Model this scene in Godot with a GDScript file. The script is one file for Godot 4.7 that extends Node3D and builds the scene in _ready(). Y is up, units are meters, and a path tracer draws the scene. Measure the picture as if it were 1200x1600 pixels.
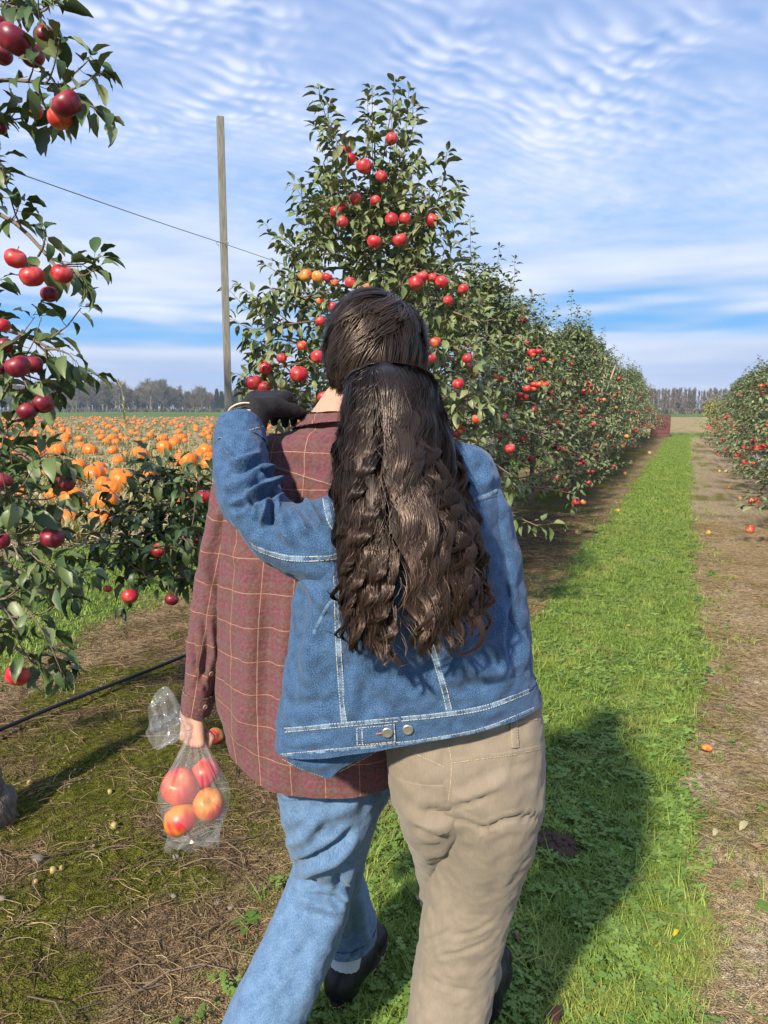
extends Node3D

# ---------------------------------------------------------------- frame of reference
# The rows of trees run along -Z. The camera stands on the grass lane and looks a little to the left of the row.
const F := 1155.0
const EYE := 1.58
const YAW := 0.389208
const PITCH := 0.139626
var cp := cos(PITCH)
var sp := sin(PITCH)
var yaw_basis := Basis(Vector3.UP, YAW)
var rng := RandomNumberGenerator.new()
var M := {}
var names := {}
var noise_a := FastNoiseLite.new()
var noise_b := FastNoiseLite.new()
var noise_c := FastNoiseLite.new()

# A point at the horizontal distance w in front of the camera, seen in the direction of a pixel of the 1200 x 1600 photograph.
# V gives it in axes (right, up, towards the viewer), W in the scene's axes.
func V(px: float, py: float, w: float) -> Vector3:
	var x := (px - 600.0) / F
	var y := (800.0 - py) / F
	var k := w / (cp + y * sp)
	return Vector3(x * k, EYE + (y * cp - sp) * k, -w)

func W(px: float, py: float, w: float) -> Vector3:
	return yaw_basis * V(px, py, w)

func on_ground(px: float, py: float) -> Vector3:
	var y := (800.0 - py) / F
	var u := y * cp - sp
	return W(px, py, -EYE / u * (cp + y * sp))

func proj(p: Vector3) -> Vector2:
	var w := -p.z
	var h := p.y - EYE
	var d := w * cp - h * sp
	return Vector2(600.0 + F * p.x / d, 800.0 - F * (w * sp + h * cp) / d)

func seen_at(p: Vector3) -> Vector3:   # scene point -> pixel and depth
	var q := p * yaw_basis
	var s := proj(q)
	return Vector3(s.x, s.y, -q.z)

func sr(r: float, g: float, b: float) -> Color:
	return Color(r, g, b).linear_to_srgb()

# ---------------------------------------------------------------- nodes
func numbered(called: String) -> String:
	var n: int = names.get(called, 0)
	names[called] = n + 1
	return called if n == 0 else "%s_%03d" % [called, n]

func tag(o: Node, label: String, category: String, group := "", kind := "") -> Node:
	o.set_meta("label", label)
	o.set_meta("category", category)
	if group: o.set_meta("group", group)
	if kind: o.set_meta("kind", kind)
	return o

func thing(called: String, label: String, category: String, at := Vector3.ZERO, turn := 0.0, group := "") -> Node3D:
	var o := Node3D.new()
	o.name = numbered(called)
	add_child(o)
	o.position = at
	o.rotation.y = turn
	tag(o, label, category, group)
	return o

func mi(called: String, mesh: Mesh, m: Material, parent: Node = self) -> MeshInstance3D:
	var o := MeshInstance3D.new()
	if parent == self:
		o.name = numbered(called)
	else:
		var same: int = parent.get_meta("n_" + called, 0)
		parent.set_meta("n_" + called, same + 1)
		o.name = called if same == 0 else "%s_%03d" % [called, same]
	o.mesh = mesh
	o.material_override = m
	parent.add_child(o, true)
	return o

func many(called: String, mesh: Mesh, m: Material, where: Array, tints: Array, parent: Node = self) -> MultiMeshInstance3D:
	var mm := MultiMesh.new()
	mm.transform_format = MultiMesh.TRANSFORM_3D
	mm.use_colors = tints.size() > 0
	mm.mesh = mesh
	mm.instance_count = where.size()
	for i in where.size():
		mm.set_instance_transform(i, where[i])
		if tints.size(): mm.set_instance_color(i, tints[i])
	var o := MultiMeshInstance3D.new()
	o.name = numbered(called) if parent == self else called
	o.multimesh = mm
	o.material_override = m
	o.set_meta("kind", "stuff")
	parent.add_child(o, true)
	return o

# ---------------------------------------------------------------- mesh helpers
class Tri:                                    # collects triangles; faces are clockwise from outside
	var p := PackedVector3Array()
	var n := PackedVector3Array()
	var uv := PackedVector2Array()
	var c := PackedColorArray()
	var ix := PackedInt32Array()
	func v(pos: Vector3, nor: Vector3, t := Vector2.ZERO, col := Color.WHITE) -> int:
		p.append(pos); n.append(nor); uv.append(t); c.append(col)
		return p.size() - 1
	func t(a: int, b: int, d: int) -> void:   # order so that the face looks along the vertex normals
		var g := (p[d] - p[a]).cross(p[b] - p[a])
		if g.dot(n[a] + n[b] + n[d]) < 0.0:
			ix.append(a); ix.append(d); ix.append(b)
		else:
			ix.append(a); ix.append(b); ix.append(d)
	func quad(a: int, b: int, d: int, e: int) -> void:
		t(a, b, d); t(a, d, e)
	func flat(a: Vector3, b: Vector3, d: Vector3, e: Vector3, out: Vector3, col := Color.WHITE) -> void:
		var nn := (b - a).cross(d - a).normalized()
		if nn.dot(out) < 0: nn = -nn
		var i := v(a, nn, Vector2(0, 0), col)
		v(b, nn, Vector2(1, 0), col); v(d, nn, Vector2(1, 1), col); v(e, nn, Vector2(0, 1), col)
		quad(i, i + 1, i + 2, i + 3)
	func box(o: Vector3, s: Vector3, bas := Basis(), col := Color.WHITE) -> void:
		for ax in 3:
			for sg in [-1.0, 1.0]:
				var e := Vector3.ZERO; e[ax] = sg * s[ax] * 0.5
				var f := Vector3.ZERO; f[(ax + 1) % 3] = s[(ax + 1) % 3] * 0.5
				var g := Vector3.ZERO; g[(ax + 2) % 3] = s[(ax + 2) % 3] * 0.5
				flat(o + bas * (e - f - g), o + bas * (e + f - g), o + bas * (e + f + g), o + bas * (e - f + g), bas * e, col)
	func tube(path: Array, radii: Array, sides := 6, col := Color.WHITE, cap := true) -> void:
		var first := p.size()
		var k := path.size()
		var up := Vector3.UP
		var length := 0.0
		for j in k:
			var d: Vector3 = (path[mini(j + 1, k - 1)] - path[maxi(j - 1, 0)]).normalized()
			if absf(d.dot(up)) > 0.95: up = Vector3.RIGHT if absf(d.x) < 0.9 else Vector3.BACK
			var a := d.cross(up).normalized()
			var b := a.cross(d).normalized()
			up = b
			if j: length += (path[j] - path[j - 1]).length()
			for i in sides + 1:
				var an := TAU * i / sides
				var o := a * cos(an) + b * sin(an)
				v(path[j] + o * radii[j], o, Vector2(float(i) / sides, length), col)
		for j in k - 1:
			for i in sides:
				var q := first + j * (sides + 1) + i
				quad(q, q + 1, q + sides + 2, q + sides + 1)
		if cap:
			for e in [0, k - 1]:
				var d: Vector3 = (path[0] - path[1]).normalized() if e == 0 else (path[k - 1] - path[k - 2]).normalized()
				var m := v(path[e], d, Vector2.ZERO, col)
				var q0 := p.size()
				for i in sides + 1:
					v(p[first + e * (sides + 1) + i], d, Vector2.ZERO, col)
				for i in sides:
					t(m, q0 + i, q0 + i + 1)
	func mesh() -> ArrayMesh:
		if ix.is_empty():
			flat(Vector3.ZERO, Vector3(0.001, 0, 0), Vector3(0.001, 0.001, 0), Vector3(0, 0.001, 0), Vector3.BACK)
		var arr := []
		arr.resize(Mesh.ARRAY_MAX)
		arr[Mesh.ARRAY_VERTEX] = p; arr[Mesh.ARRAY_NORMAL] = n; arr[Mesh.ARRAY_TEX_UV] = uv; arr[Mesh.ARRAY_COLOR] = c; arr[Mesh.ARRAY_INDEX] = ix
		var m := ArrayMesh.new()
		m.add_surface_from_arrays(Mesh.PRIMITIVE_TRIANGLES, arr)
		return m

func smooth(pts: Array, n: int) -> Array:     # a Catmull-Rom curve through points (Vector3 or Vector2)
	var out := []
	var k := pts.size()
	for j in n + 1:
		var s := float(j) / n * (k - 1)
		var i := mini(int(s), k - 2)
		out.append(pts[i].cubic_interpolate(pts[i + 1], pts[maxi(i - 1, 0)], pts[mini(i + 2, k - 1)], s - i))
	return out

func mat(color: Color, rough := 0.8, vertex := false) -> StandardMaterial3D:
	var m := StandardMaterial3D.new()
	m.albedo_color = color
	m.roughness = rough
	m.vertex_color_use_as_albedo = vertex
	m.metallic_specular = 0.4
	return m

func noise_tex(freq: float, size := 512, octaves := 4, kind := FastNoiseLite.TYPE_SIMPLEX_SMOOTH, s := 1) -> NoiseTexture2D:
	var f := FastNoiseLite.new()
	f.noise_type = kind
	f.frequency = freq
	f.seed = s
	f.fractal_octaves = octaves
	var t := NoiseTexture2D.new()
	t.width = size; t.height = size
	t.seamless = true
	t.noise = f
	return t

func ramp_tex(freq: float, colors: Array, size := 512, octaves := 4, s := 1, kind := FastNoiseLite.TYPE_SIMPLEX_SMOOTH) -> NoiseTexture2D:
	var t := noise_tex(freq, size, octaves, kind, s)
	var g := Gradient.new()
	var off := PackedFloat32Array()
	var cs := PackedColorArray()
	for i in colors.size():
		off.append(colors[i][0]); cs.append(colors[i][1])
	g.offsets = off
	g.colors = cs
	t.color_ramp = g
	return t

# ---------------------------------------------------------------- sky
const SKY_W := 4096
const SKY_H := 2048
var sky_rows := []

func sky_row(j: int) -> void:
	var row := PackedByteArray()
	row.resize(SKY_W * 3)
	var el := PI * 0.5 - PI * (j + 0.5) / SKY_H
	var e := rad_to_deg(el)
	var up := maxf(sin(el), 0.0)
	var ce := cos(el)
	var high := smoothstep(8.0, 16.0, e)
	var blue := Color(0.32, 0.53, 0.80).lerp(Color(0.14, 0.40, 0.76), smoothstep(0.0, 7.0, e)).lerp(Color(0.095, 0.225, 0.56), smoothstep(8.0, 32.0, e))
	var bank := smoothstep(5.2, 3.2, e)
	var gap := exp(-pow((e - 6.4) / 1.5, 2.0))
	for i in SKY_W:
		var rel := ((i + 0.5) / SKY_W - 0.5) * TAU + YAW
		var sx := sin(rel)
		var cx := cos(rel)
		# a thin sheet of rippled cloud overhead
		var k := 1.0 / (up + 0.05)
		var qx := sx * ce * k
		var qy := cx * ce * k
		var c_high := 0.0
		var tone := 0.0
		if high > 0.0:
			var w1 := noise_a.get_noise_2d(qx * 60.0, qy * 60.0)
			var w2 := noise_b.get_noise_2d(qx * 150.0 + 300.0, qy * 150.0)
			var w3 := noise_c.get_noise_2d(qx * 620.0 + 170.0 * w1, qy * 620.0)
			var phase := (13.0 * qy - 8.6 * qx) + 1.5 * w1 + 1.2 * w2 + 0.34 * w3
			var rip := 0.5 + 0.5 * sin(TAU * phase)
			var cells := 0.5 + 0.5 * sin(TAU * (10.5 * qx + 8.0 * qy + 2.6 * w2 + 1.2 * w1 + 0.4 * w3))
			var right := smoothstep(-0.1, 0.5, sx + 0.6 * w1)
			var r := rip * (1.0 - (0.45 + 0.35 * right) * (1.0 - cells)) + 0.65 * w3
			var strong := clampf(0.55 + 1.3 * w2 + 0.8 * w1, 0.0, 1.0) * smoothstep(15.0, 22.0, e)
			c_high = clampf(0.68 + 0.24 * w1 + 0.14 * w2 + (0.09 + 0.33 * strong) * (r - 0.42) + 0.10 * w3 - 0.13 * smoothstep(24.0, 34.0, e) * right, 0.0, 1.0)
			tone = clampf(0.44 + 0.4 * (r - 0.42) * strong + 0.32 * w1 + 0.25 * w2 + 0.2 * smoothstep(26.0, 12.0, e), 0.0, 1.0)
		# streaks and banks near the horizon, drawn out sideways
		var c_low := 0.0
		var pale := 0.0
		if high < 1.0:
			var l1 := noise_a.get_noise_3d(sx * 95.0, e * 13.0, cx * 95.0)
			var l2 := noise_b.get_noise_3d(sx * 260.0, e * 42.0, cx * 260.0)
			var l3 := noise_c.get_noise_3d(sx * 900.0, e * 75.0, cx * 900.0)
			c_low = clampf(0.70 + 0.55 * l1 + 0.38 * l2 - 0.55 * gap * (0.55 + 1.9 * l1 - 0.6 * l2) + 0.25 * bank, 0.0, 1.0)
			c_low = smoothstep(0.18, 0.85, c_low)
			pale = 0.55 + 0.6 * l2 + 0.35 * l1 - 0.30 * bank
			var puff := smoothstep(0.05, 0.40, l3 * 0.7 + 0.5 * l2 + 0.06 - absf(e - 1.2) * 0.25)
			c_low = maxf(c_low, puff * 0.9)
			pale = lerpf(pale, 1.15, puff * 0.8)
		var hi := blue.lerp(Color(0.40, 0.50, 0.76).lerp(Color(0.66, 0.72, 0.85), tone), c_high)
		var lo := blue.lerp(Color(0.36, 0.46, 0.68).lerp(Color(0.68, 0.74, 0.84), clampf(pale, 0.0, 1.0)), c_low)
		var col := lo.lerp(hi, high).linear_to_srgb()
		row[i * 3] = int(clampf(col.r, 0, 1) * 255.0 + 0.5)
		row[i * 3 + 1] = int(clampf(col.g, 0, 1) * 255.0 + 0.5)
		row[i * 3 + 2] = int(clampf(col.b, 0, 1) * 255.0 + 0.5)
	sky_rows[j] = row

func make_sky() -> Texture2D:
	var half := SKY_H / 2
	sky_rows.resize(half)
	var job := WorkerThreadPool.add_group_task(sky_row, half)
	WorkerThreadPool.wait_for_group_task_completion(job)
	var all := PackedByteArray()
	for j in half: all.append_array(sky_rows[j])
	var low: PackedByteArray = sky_rows[half - 1]
	for i in SKY_W:
		var below := sr(0.13, 0.15, 0.09)
		low[i * 3] = int(below.r * 255); low[i * 3 + 1] = int(below.g * 255); low[i * 3 + 2] = int(below.b * 255)
	for j in half: all.append_array(low)
	sky_rows.clear()
	return ImageTexture.create_from_image(Image.create_from_data(SKY_W, SKY_H, false, Image.FORMAT_RGB8, all))

func make_light() -> void:
	var cam := Camera3D.new()
	cam.name = "camera"
	cam.position = Vector3(0, EYE, 0)
	cam.rotation = Vector3(-PITCH, YAW, 0)
	cam.fov = rad_to_deg(2.0 * atan(800.0 / F))
	cam.near = 0.05
	cam.far = 3000.0
	add_child(cam)
	cam.current = true
	var env := Environment.new()
	env.background_mode = Environment.BG_SKY
	var sky := Sky.new()
	var sm := PanoramaSkyMaterial.new()
	sm.panorama = make_sky()
	sky.sky_material = sm
	env.sky = sky
	env.background_energy_multiplier = 0.90
	env.tonemap_mode = Environment.TONE_MAPPER_LINEAR
	env.tonemap_exposure = 1.45
	env.sdfgi_enabled = true
	env.ssao_enabled = true
	env.ssil_enabled = true
	env.fog_enabled = true
	env.fog_density = 0.0005
	env.fog_light_color = Color(0.80, 0.87, 0.97)
	var we := WorldEnvironment.new()
	we.name = "world_environment"
	we.environment = env
	add_child(we)
	var sun := DirectionalLight3D.new()
	sun.name = "sun"
	sun.light_color = Color(1.0, 0.95, 0.86)
	sun.light_energy = 1.6
	sun.light_angular_distance = 2.6
	sun.shadow_enabled = true
	# the light travels forward and about 32 degrees to the right of the view, 34 degrees downwards
	var a := deg_to_rad(SUN_RIGHT)
	var el := deg_to_rad(SUN_UP)
	var d := yaw_basis * Vector3(sin(a) * cos(el), -sin(el), -cos(a) * cos(el))
	sun.look_at_from_position(Vector3.ZERO, d, Vector3.UP)
	add_child(sun)

const SUN_RIGHT := 28.0
const SUN_UP := 35.0

# ---------------------------------------------------------------- ground
const GRASS_L := -1.0
const GRASS_R := 0.1

func lane_edge(z: float, side: float) -> float:
	return 0.10 * noise_b.get_noise_2d(z * 70.0, side * 500.0) + 0.05 * noise_c.get_noise_2d(z * 300.0, side * 900.0)

# how much living grass covers a spot (0 to 1)
func grassy(x: float, z: float) -> float:
	var lane := minf(x - (GRASS_L + lane_edge(z, 1.0)), (GRASS_R + lane_edge(z, 2.0)) - x)
	var g := smoothstep(-0.06, 0.10, lane) * smoothstep(-50.0, -47.0, z)
	var n := noise_a.get_noise_2d(x * 60.0, z * 60.0)
	if x < -3.2:
		g = maxf(g, smoothstep(-3.7, -4.15, x + 0.5 * n) * smoothstep(-6.9, -5.9, x + 0.6 * n))
	if z < -44.0:
		g = maxf(g, smoothstep(-44.0, -46.0, z) * smoothstep(-54.0, -51.0, z) * smoothstep(-9.0, -5.0, x))
	return g

func ground_height(x: float, z: float) -> float:
	var d := Vector2(x, z).length()
	var near := smoothstep(30.0, 6.0, d)
	var soil := 1.0 - grassy(x, z)
	var h := (noise_b.get_noise_2d(x * 130.0, z * 130.0) * 0.018 + noise_c.get_noise_2d(x * 480.0, z * 480.0) * 0.012) * soil * near
	h += noise_a.get_noise_2d(x * 22.0, z * 22.0) * 0.02 * near
	if x > GRASS_L and x < GRASS_R: h -= 0.012 * near
	return h

func ground_color(x: float, z: float) -> Color:
	var n1 := noise_a.get_noise_2d(x * 75.0 + 40.0, z * 75.0)
	var n2 := noise_b.get_noise_2d(x * 240.0, z * 240.0)
	var n3 := noise_c.get_noise_2d(x * 900.0, z * 900.0)
	var fwd := -(Vector3(x, 0, z) * yaw_basis).z
	var soil := Color(0.165, 0.112, 0.064)
	var straw := Color(0.33, 0.240, 0.135)
	var moss := Color(0.100, 0.110, 0.014)
	var grass := Color(0.15, 0.215, 0.05)
	var c: Color
	if x > -0.5:
		c = Color(0.42, 0.33, 0.215).lerp(soil, clampf(0.18 + 0.9 * n1 + 0.5 * n2, 0.0, 0.75))
		c = c.lerp(Color(0.20, 0.185, 0.05), smoothstep(0.05, 0.5, n2 + 0.6 * n1) * 0.75)
	elif x > -3.3:
		c = soil.lerp(Color(0.11, 0.076, 0.044), clampf(0.3 + n2 * 1.3, 0.0, 1.0))
		c = c.lerp(moss, smoothstep(-0.05, 0.34, n1 * 0.9 + n2 * 0.55 + 0.14) * 0.9)
		c = c.lerp(straw, smoothstep(-1.55, -1.05, x + 0.35 * n1) * 0.75)
	else:
		c = straw.lerp(soil, clampf(0.35 + n2, 0.0, 0.8))
		c = c.lerp(moss, smoothstep(0.1, 0.5, n1 + 0.5 * n2) * 0.7)
	if x < -5.5:
		var field := Color(0.30, 0.25, 0.175).lerp(Color(0.21, 0.165, 0.11), clampf(0.4 + n2 + n1, 0.0, 1.0))
		field = field.lerp(Color(0.22, 0.235, 0.085), smoothstep(0.1, 0.6, n1 - 0.4 * n2) * 0.5)
		c = c.lerp(field, smoothstep(-5.8, -6.8, x + 0.5 * n1))
	c = c.lerp(grass * (0.9 + 0.5 * n2), grassy(x, z))
	if z < -51.0:
		c = c.lerp(Color(0.40, 0.30, 0.17).lerp(Color(0.25, 0.26, 0.10), clampf(n1 + 0.25, 0.0, 1.0)), smoothstep(-51.0, -54.0, z) * smoothstep(-14.0, -8.0, x))
	c = c.lerp(Color(0.11, 0.18, 0.045) * (1.0 + 0.4 * n1), smoothstep(128.0, 136.0, fwd))
	return c * (1.62 + 0.32 * n3)

func axis_steps(lo_end: float, lo: float, hi: float, hi_end: float, step: float, grow: float) -> PackedFloat32Array:
	var mid := []
	var x := lo
	while x <= hi:
		mid.append(x); x += step
	var up := []
	var s := step
	while x < hi_end:
		up.append(x); s *= grow; x += s
	up.append(hi_end)
	var dn := []
	x = lo; s = step
	while x > lo_end:
		s *= grow; x -= s
		dn.append(maxf(x, lo_end))
	dn.reverse()
	return PackedFloat32Array(dn + mid + up)

func make_ground() -> void:
	var xs := axis_steps(-1200.0, -4.2, 1.5, 1200.0, 0.045, 1.055)
	var zs := axis_steps(-1500.0, -6.5, 0.3, 300.0, 0.045, 1.05)
	var t := Tri.new()
	var nx := xs.size()
	var nz := zs.size()
	for j in nz:
		for i in nx:
			var x := xs[i]
			var z := zs[j]
			t.p.append(Vector3(x, ground_height(x, z), z))
			t.uv.append(Vector2(x, z))
			t.c.append(ground_color(x, z))
	t.n.resize(t.p.size())
	for j in nz:
		for i in nx:
			var dx := t.p[j * nx + mini(i + 1, nx - 1)] - t.p[j * nx + maxi(i - 1, 0)]
			var dz := t.p[mini(j + 1, nz - 1) * nx + i] - t.p[maxi(j - 1, 0) * nx + i]
			t.n[j * nx + i] = dz.cross(dx).normalized()
	for j in nz - 1:
		for i in nx - 1:
			var a := j * nx + i
			t.ix.append_array([a, a + 1, a + nx + 1, a, a + nx + 1, a + nx])
	var m := mat(Color.WHITE, 0.95, true)
	m.albedo_texture = litter_texture()
	m.uv1_scale = Vector3(1.0 / 0.9, 1.0 / 0.9, 1)
	m.metallic_specular = 0.15
	m.heightmap_enabled = true
	m.heightmap_texture = m.albedo_texture
	m.heightmap_scale = 1.2
	var o := mi("ground", t.mesh(), m)
	o.set_meta("kind", "structure")
	o.set_meta("label", "orchard floor of soil, moss and dry straw with a mown grass lane")

# crumbs of soil and short bits of straw, as a multiplier of the ground's own colour
func litter_texture() -> ImageTexture:
	var s := 1024
	var base := noise_img(0.02, s, 5, 3)
	var fine := noise_img(0.11, s, 3, 9)
	var bytes := PackedByteArray()
	bytes.resize(s * s)
	var a := base.get_data()
	var b := fine.get_data()
	for k in s * s:
		bytes[k] = clampi(int(190.0 + (a[k] - 128) * 0.55 + (b[k] - 128) * 0.75), 40, 255)
	var r := RandomNumberGenerator.new()
	r.seed = 21
	for n in 5200:
		var x := r.randf() * s
		var y := r.randf() * s
		var an := r.randf() * TAU
		var bend := r.randf_range(-0.03, 0.03)
		var v := r.randi_range(205, 255) if r.randf() < 0.62 else r.randi_range(80, 130)
		for q in r.randi_range(10, 46):
			x += cos(an); y += sin(an); an += bend
			bytes[(int(y) & 1023) * s + (int(x) & 1023)] = v
	return ImageTexture.create_from_image(Image.create_from_data(s, s, false, Image.FORMAT_L8, bytes))

func noise_img(freq: float, s: int, octaves: int, sd: int) -> Image:
	var f := FastNoiseLite.new()
	f.noise_type = FastNoiseLite.TYPE_SIMPLEX_SMOOTH
	f.frequency = freq
	f.fractal_octaves = octaves
	f.seed = sd
	var im := f.get_seamless_image(s, s, false, false, 0.12)
	im.convert(Image.FORMAT_L8)
	return im

# ---------------------------------------------------------------- grass, straw, moss
func blade(t: Tri, root: Vector3, dir: float, h: float, lean: float, w: float, col: Color) -> void:
	var side := Vector3(cos(dir + PI / 2), 0, sin(dir + PI / 2)) * w * 0.5
	var out := Vector3(cos(dir), 0, sin(dir))
	var last := -1
	for k in 4:
		var s := k / 3.0
		var pos := root + Vector3.UP * h * (s - 0.25 * lean * s * s) + out * h * lean * s * s
		var ww := (1.0 - s * s) if k < 3 else 0.06
		var nor := (Vector3.UP * (0.35 + lean * s) - out * (1.0 - lean * s)).normalized()
		var a := t.v(pos - side * ww, (nor - side.normalized() * 0.4).normalized(), Vector2(0, s), col)
		t.v(pos + side * ww, (nor + side.normalized() * 0.4).normalized(), Vector2(1, s), col)
		if last >= 0: t.quad(last, last + 1, a + 1, a)
		last = a

func tuft_mesh(n: int, h: float, w: float, spread: float, r: RandomNumberGenerator, lean_lo := 0.2, lean_hi := 1.1) -> ArrayMesh:
	var t := Tri.new()
	for i in n:
		var g := r.randf_range(0.75, 1.2)
		var col := Color(0.95 * g, 1.0 * g, 0.8 * g)
		if r.randf() < 0.10: col = Color(1.9, 1.25, 1.6)
		var a := r.randf() * TAU
		var d := sqrt(r.randf()) * spread
		blade(t, Vector3(cos(a) * d, -0.005, sin(a) * d), r.randf() * TAU, h * r.randf_range(0.55, 1.2), r.randf_range(lean_lo, lean_hi), w * r.randf_range(0.7, 1.3), col)
	return t.mesh()

func clover_mesh(n: int, r: RandomNumberGenerator) -> ArrayMesh:
	var t := Tri.new()
	for i in n:
		var a := r.randf() * TAU
		var d := sqrt(r.randf()) * 0.05
		var top := Vector3(cos(a) * d, r.randf_range(0.018, 0.045), sin(a) * d)
		t.tube([Vector3(top.x * 0.6, 0, top.z * 0.6), top], [0.0012, 0.0009], 3, Color(0.9, 1, 0.8), false)
		var g := r.randf_range(0.75, 1.15)
		var turn := r.randf() * TAU
		for k in 3:
			var b := turn + TAU * k / 3.0
			var o := Vector3(cos(b), r.randf_range(-0.15, 0.3), sin(b)).normalized()
			var s := Vector3(-sin(b), 0, cos(b))
			var l := r.randf_range(0.010, 0.017)
			var nn := Vector3(0, 1, 0)
			var c0 := t.v(top, nn, Vector2.ZERO, Color(g, g, g))
			var rim := []
			for q in 6:
				var f: float = [0.25, 0.75, 1.0, 1.0, 0.75, 0.25][q]
				var u: float = [-0.35, -0.55, -0.28, 0.28, 0.55, 0.35][q]
				rim.append(t.v(top + o * l * f + s * l * u - Vector3.UP * 0.0015 * absf(u) * 3.0, (nn + s * u * 0.5).normalized(), Vector2.ZERO, Color(g, g * 1.03, g * 0.9)))
			for q in 5: t.t(c0, rim[q], rim[q + 1])
	return t.mesh()

func broad_leaf_mesh(r: RandomNumberGenerator) -> ArrayMesh:   # a flat rosette of a lawn weed
	var t := Tri.new()
	for i in 7:
		var b := TAU * i / 7.0 + r.randf_range(-0.3, 0.3)
		var o := Vector3(cos(b), 0, sin(b))
		var s := Vector3(-sin(b), 0, cos(b))
		var l := r.randf_range(0.05, 0.10)
		var g := r.randf_range(0.8, 1.2)
		var last := -1
		for k in 6:
			var f := k / 5.0
			var w := l * 0.24 * sin(PI * pow(f, 0.8) * 0.97 + 0.06)
			var pos := o * l * f + Vector3.UP * (0.012 + l * (0.55 * f - 0.62 * f * f))
			var a := t.v(pos - s * w + Vector3.UP * w * 0.35, (Vector3.UP + s * 0.3).normalized(), Vector2.ZERO, Color(g, g, g * 0.9))
			t.v(pos, Vector3.UP, Vector2.ZERO, Color(g * 1.15, g * 1.1, g))
			t.v(pos + s * w + Vector3.UP * w * 0.35, (Vector3.UP - s * 0.3).normalized(), Vector2.ZERO, Color(g, g, g * 0.9))
			if last >= 0:
				t.quad(last, last + 1, a + 1, a); t.quad(last + 1, last + 2, a + 2, a + 1)
			last = a
	return t.mesh()

func flat_turn(r: RandomNumberGenerator, s: float, tilt := 0.15) -> Basis:
	return Basis(Vector3(r.randf_range(-1, 1), 0, r.randf_range(-1, 1)).normalized(), r.randf() * tilt) * Basis(Vector3.UP, r.randf() * TAU) * Basis().scaled(Vector3.ONE * s)

func make_grass() -> void:
	var r := RandomNumberGenerator.new()
	r.seed = 5
	var gm: Material = M.grass
	var tuft := tuft_mesh(14, 0.042, 0.0038, 0.035, r)
	var tall := tuft_mesh(9, 0.09, 0.0042, 0.03, r)
	var low := tuft_mesh(22, 0.045, 0.006, 0.10, r)
	var at := []
	var tint := []
	var at_tall := []
	var tint_tall := []
	var at_clover := []
	var tint_clover := []
	var at_weed := []
	var tint_weed := []
	for i in 46000:
		var z := -0.6 - 10.4 * pow(r.randf(), 1.6)
		var x := r.randf_range(GRASS_L - 0.22, GRASS_R + 0.28)
		var pt := Vector3(x, 0, z)
		var g := grassy(x, z)
		var cl := noise_b.get_noise_2d(x * 260.0 + 77.0, z * 260.0)
		var dry := noise_a.get_noise_2d(x * 200.0 + 500.0, z * 200.0)
		if g < 0.3 and r.randf() > 0.05 + g: continue
		if bare_spot(x, z): continue
		pt.y = ground_height(x, z)
		var k := r.randf_range(0.8, 1.2)
		var c := Color(0.235, 0.325, 0.070).lerp(Color(0.37, 0.40, 0.115), clampf(dry * 1.2 + 0.12, 0.0, 1.0)) * k
		var kind := r.randf()
		if kind < 0.22 + 0.45 * cl:
			at_clover.append(Transform3D(flat_turn(r, r.randf_range(0.5, 0.85), 0.5), pt)); tint_clover.append(Color(0.220, 0.320, 0.080).lerp(Color(0.15, 0.25, 0.055), r.randf()) * k)
		elif kind > 0.965:
			at_tall.append(Transform3D(flat_turn(r, r.randf_range(0.7, 1.2), 0.4), pt)); tint_tall.append(c * 0.95)
		elif kind > 0.945:
			at_weed.append(Transform3D(flat_turn(r, r.randf_range(0.3, 0.65)), pt)); tint_weed.append(Color(0.10, 0.20, 0.034) * k)
		else:
			at.append(Transform3D(flat_turn(r, r.randf_range(0.6, 1.15) * (0.6 + 0.4 * g), 0.3), pt)); tint.append(c)
	# further along the lane, and the grass between the trees and the pumpkins
	var at_far := []
	var tint_far := []
	for i in 30000:
		var x: float
		var z: float
		if i % 3 == 0:
			x = r.randf_range(-6.8, -3.5); z = -1.5 - 16.0 * pow(r.randf(), 1.4)
		else:
			x = r.randf_range(GRASS_L - 0.3, GRASS_R + 0.35); z = -5.0 - 41.0 * pow(r.randf(), 1.6)
		var g := grassy(x, z)
		if r.randf() > g + 0.03: continue
		var dry := noise_a.get_noise_2d(x * 200.0 + 500.0, z * 200.0)
		at_far.append(Transform3D(flat_turn(r, r.randf_range(0.7, 1.25)), Vector3(x, ground_height(x, z), z)))
		tint_far.append(Color(0.215, 0.315, 0.070).lerp(Color(0.33, 0.38, 0.11), clampf(dry * 1.3 + 0.15, 0.0, 1.0)) * r.randf_range(0.85, 1.2))
	many("lane_grass", tuft, gm, at, tint).set_meta("label", "short mown grass of the lane round the couple's feet")
	many("tall_grass", tall, gm, at_tall, tint_tall).set_meta("label", "longer single grass blades in the lane")
	many("clover", clover_mesh(9, r), gm, at_clover, tint_clover).set_meta("label", "clover growing in the grass lane")
	many("lawn_weeds", broad_leaf_mesh(r), gm, at_weed, tint_weed).set_meta("label", "flat broad leaved weeds in the grass lane")
	many("far_grass", low, gm, at_far, tint_far).set_meta("label", "grass further along the lane and beside the pumpkin field")

func bare_spot(x: float, z: float) -> bool:
	for s in bare:
		if Vector2((x - s.x) / s.z, (z - s.y) / (s.z * 0.6)).length() < 1.0 + 0.4 * noise_c.get_noise_2d(x * 900.0, z * 900.0): return true
	return false
var bare := []

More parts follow.
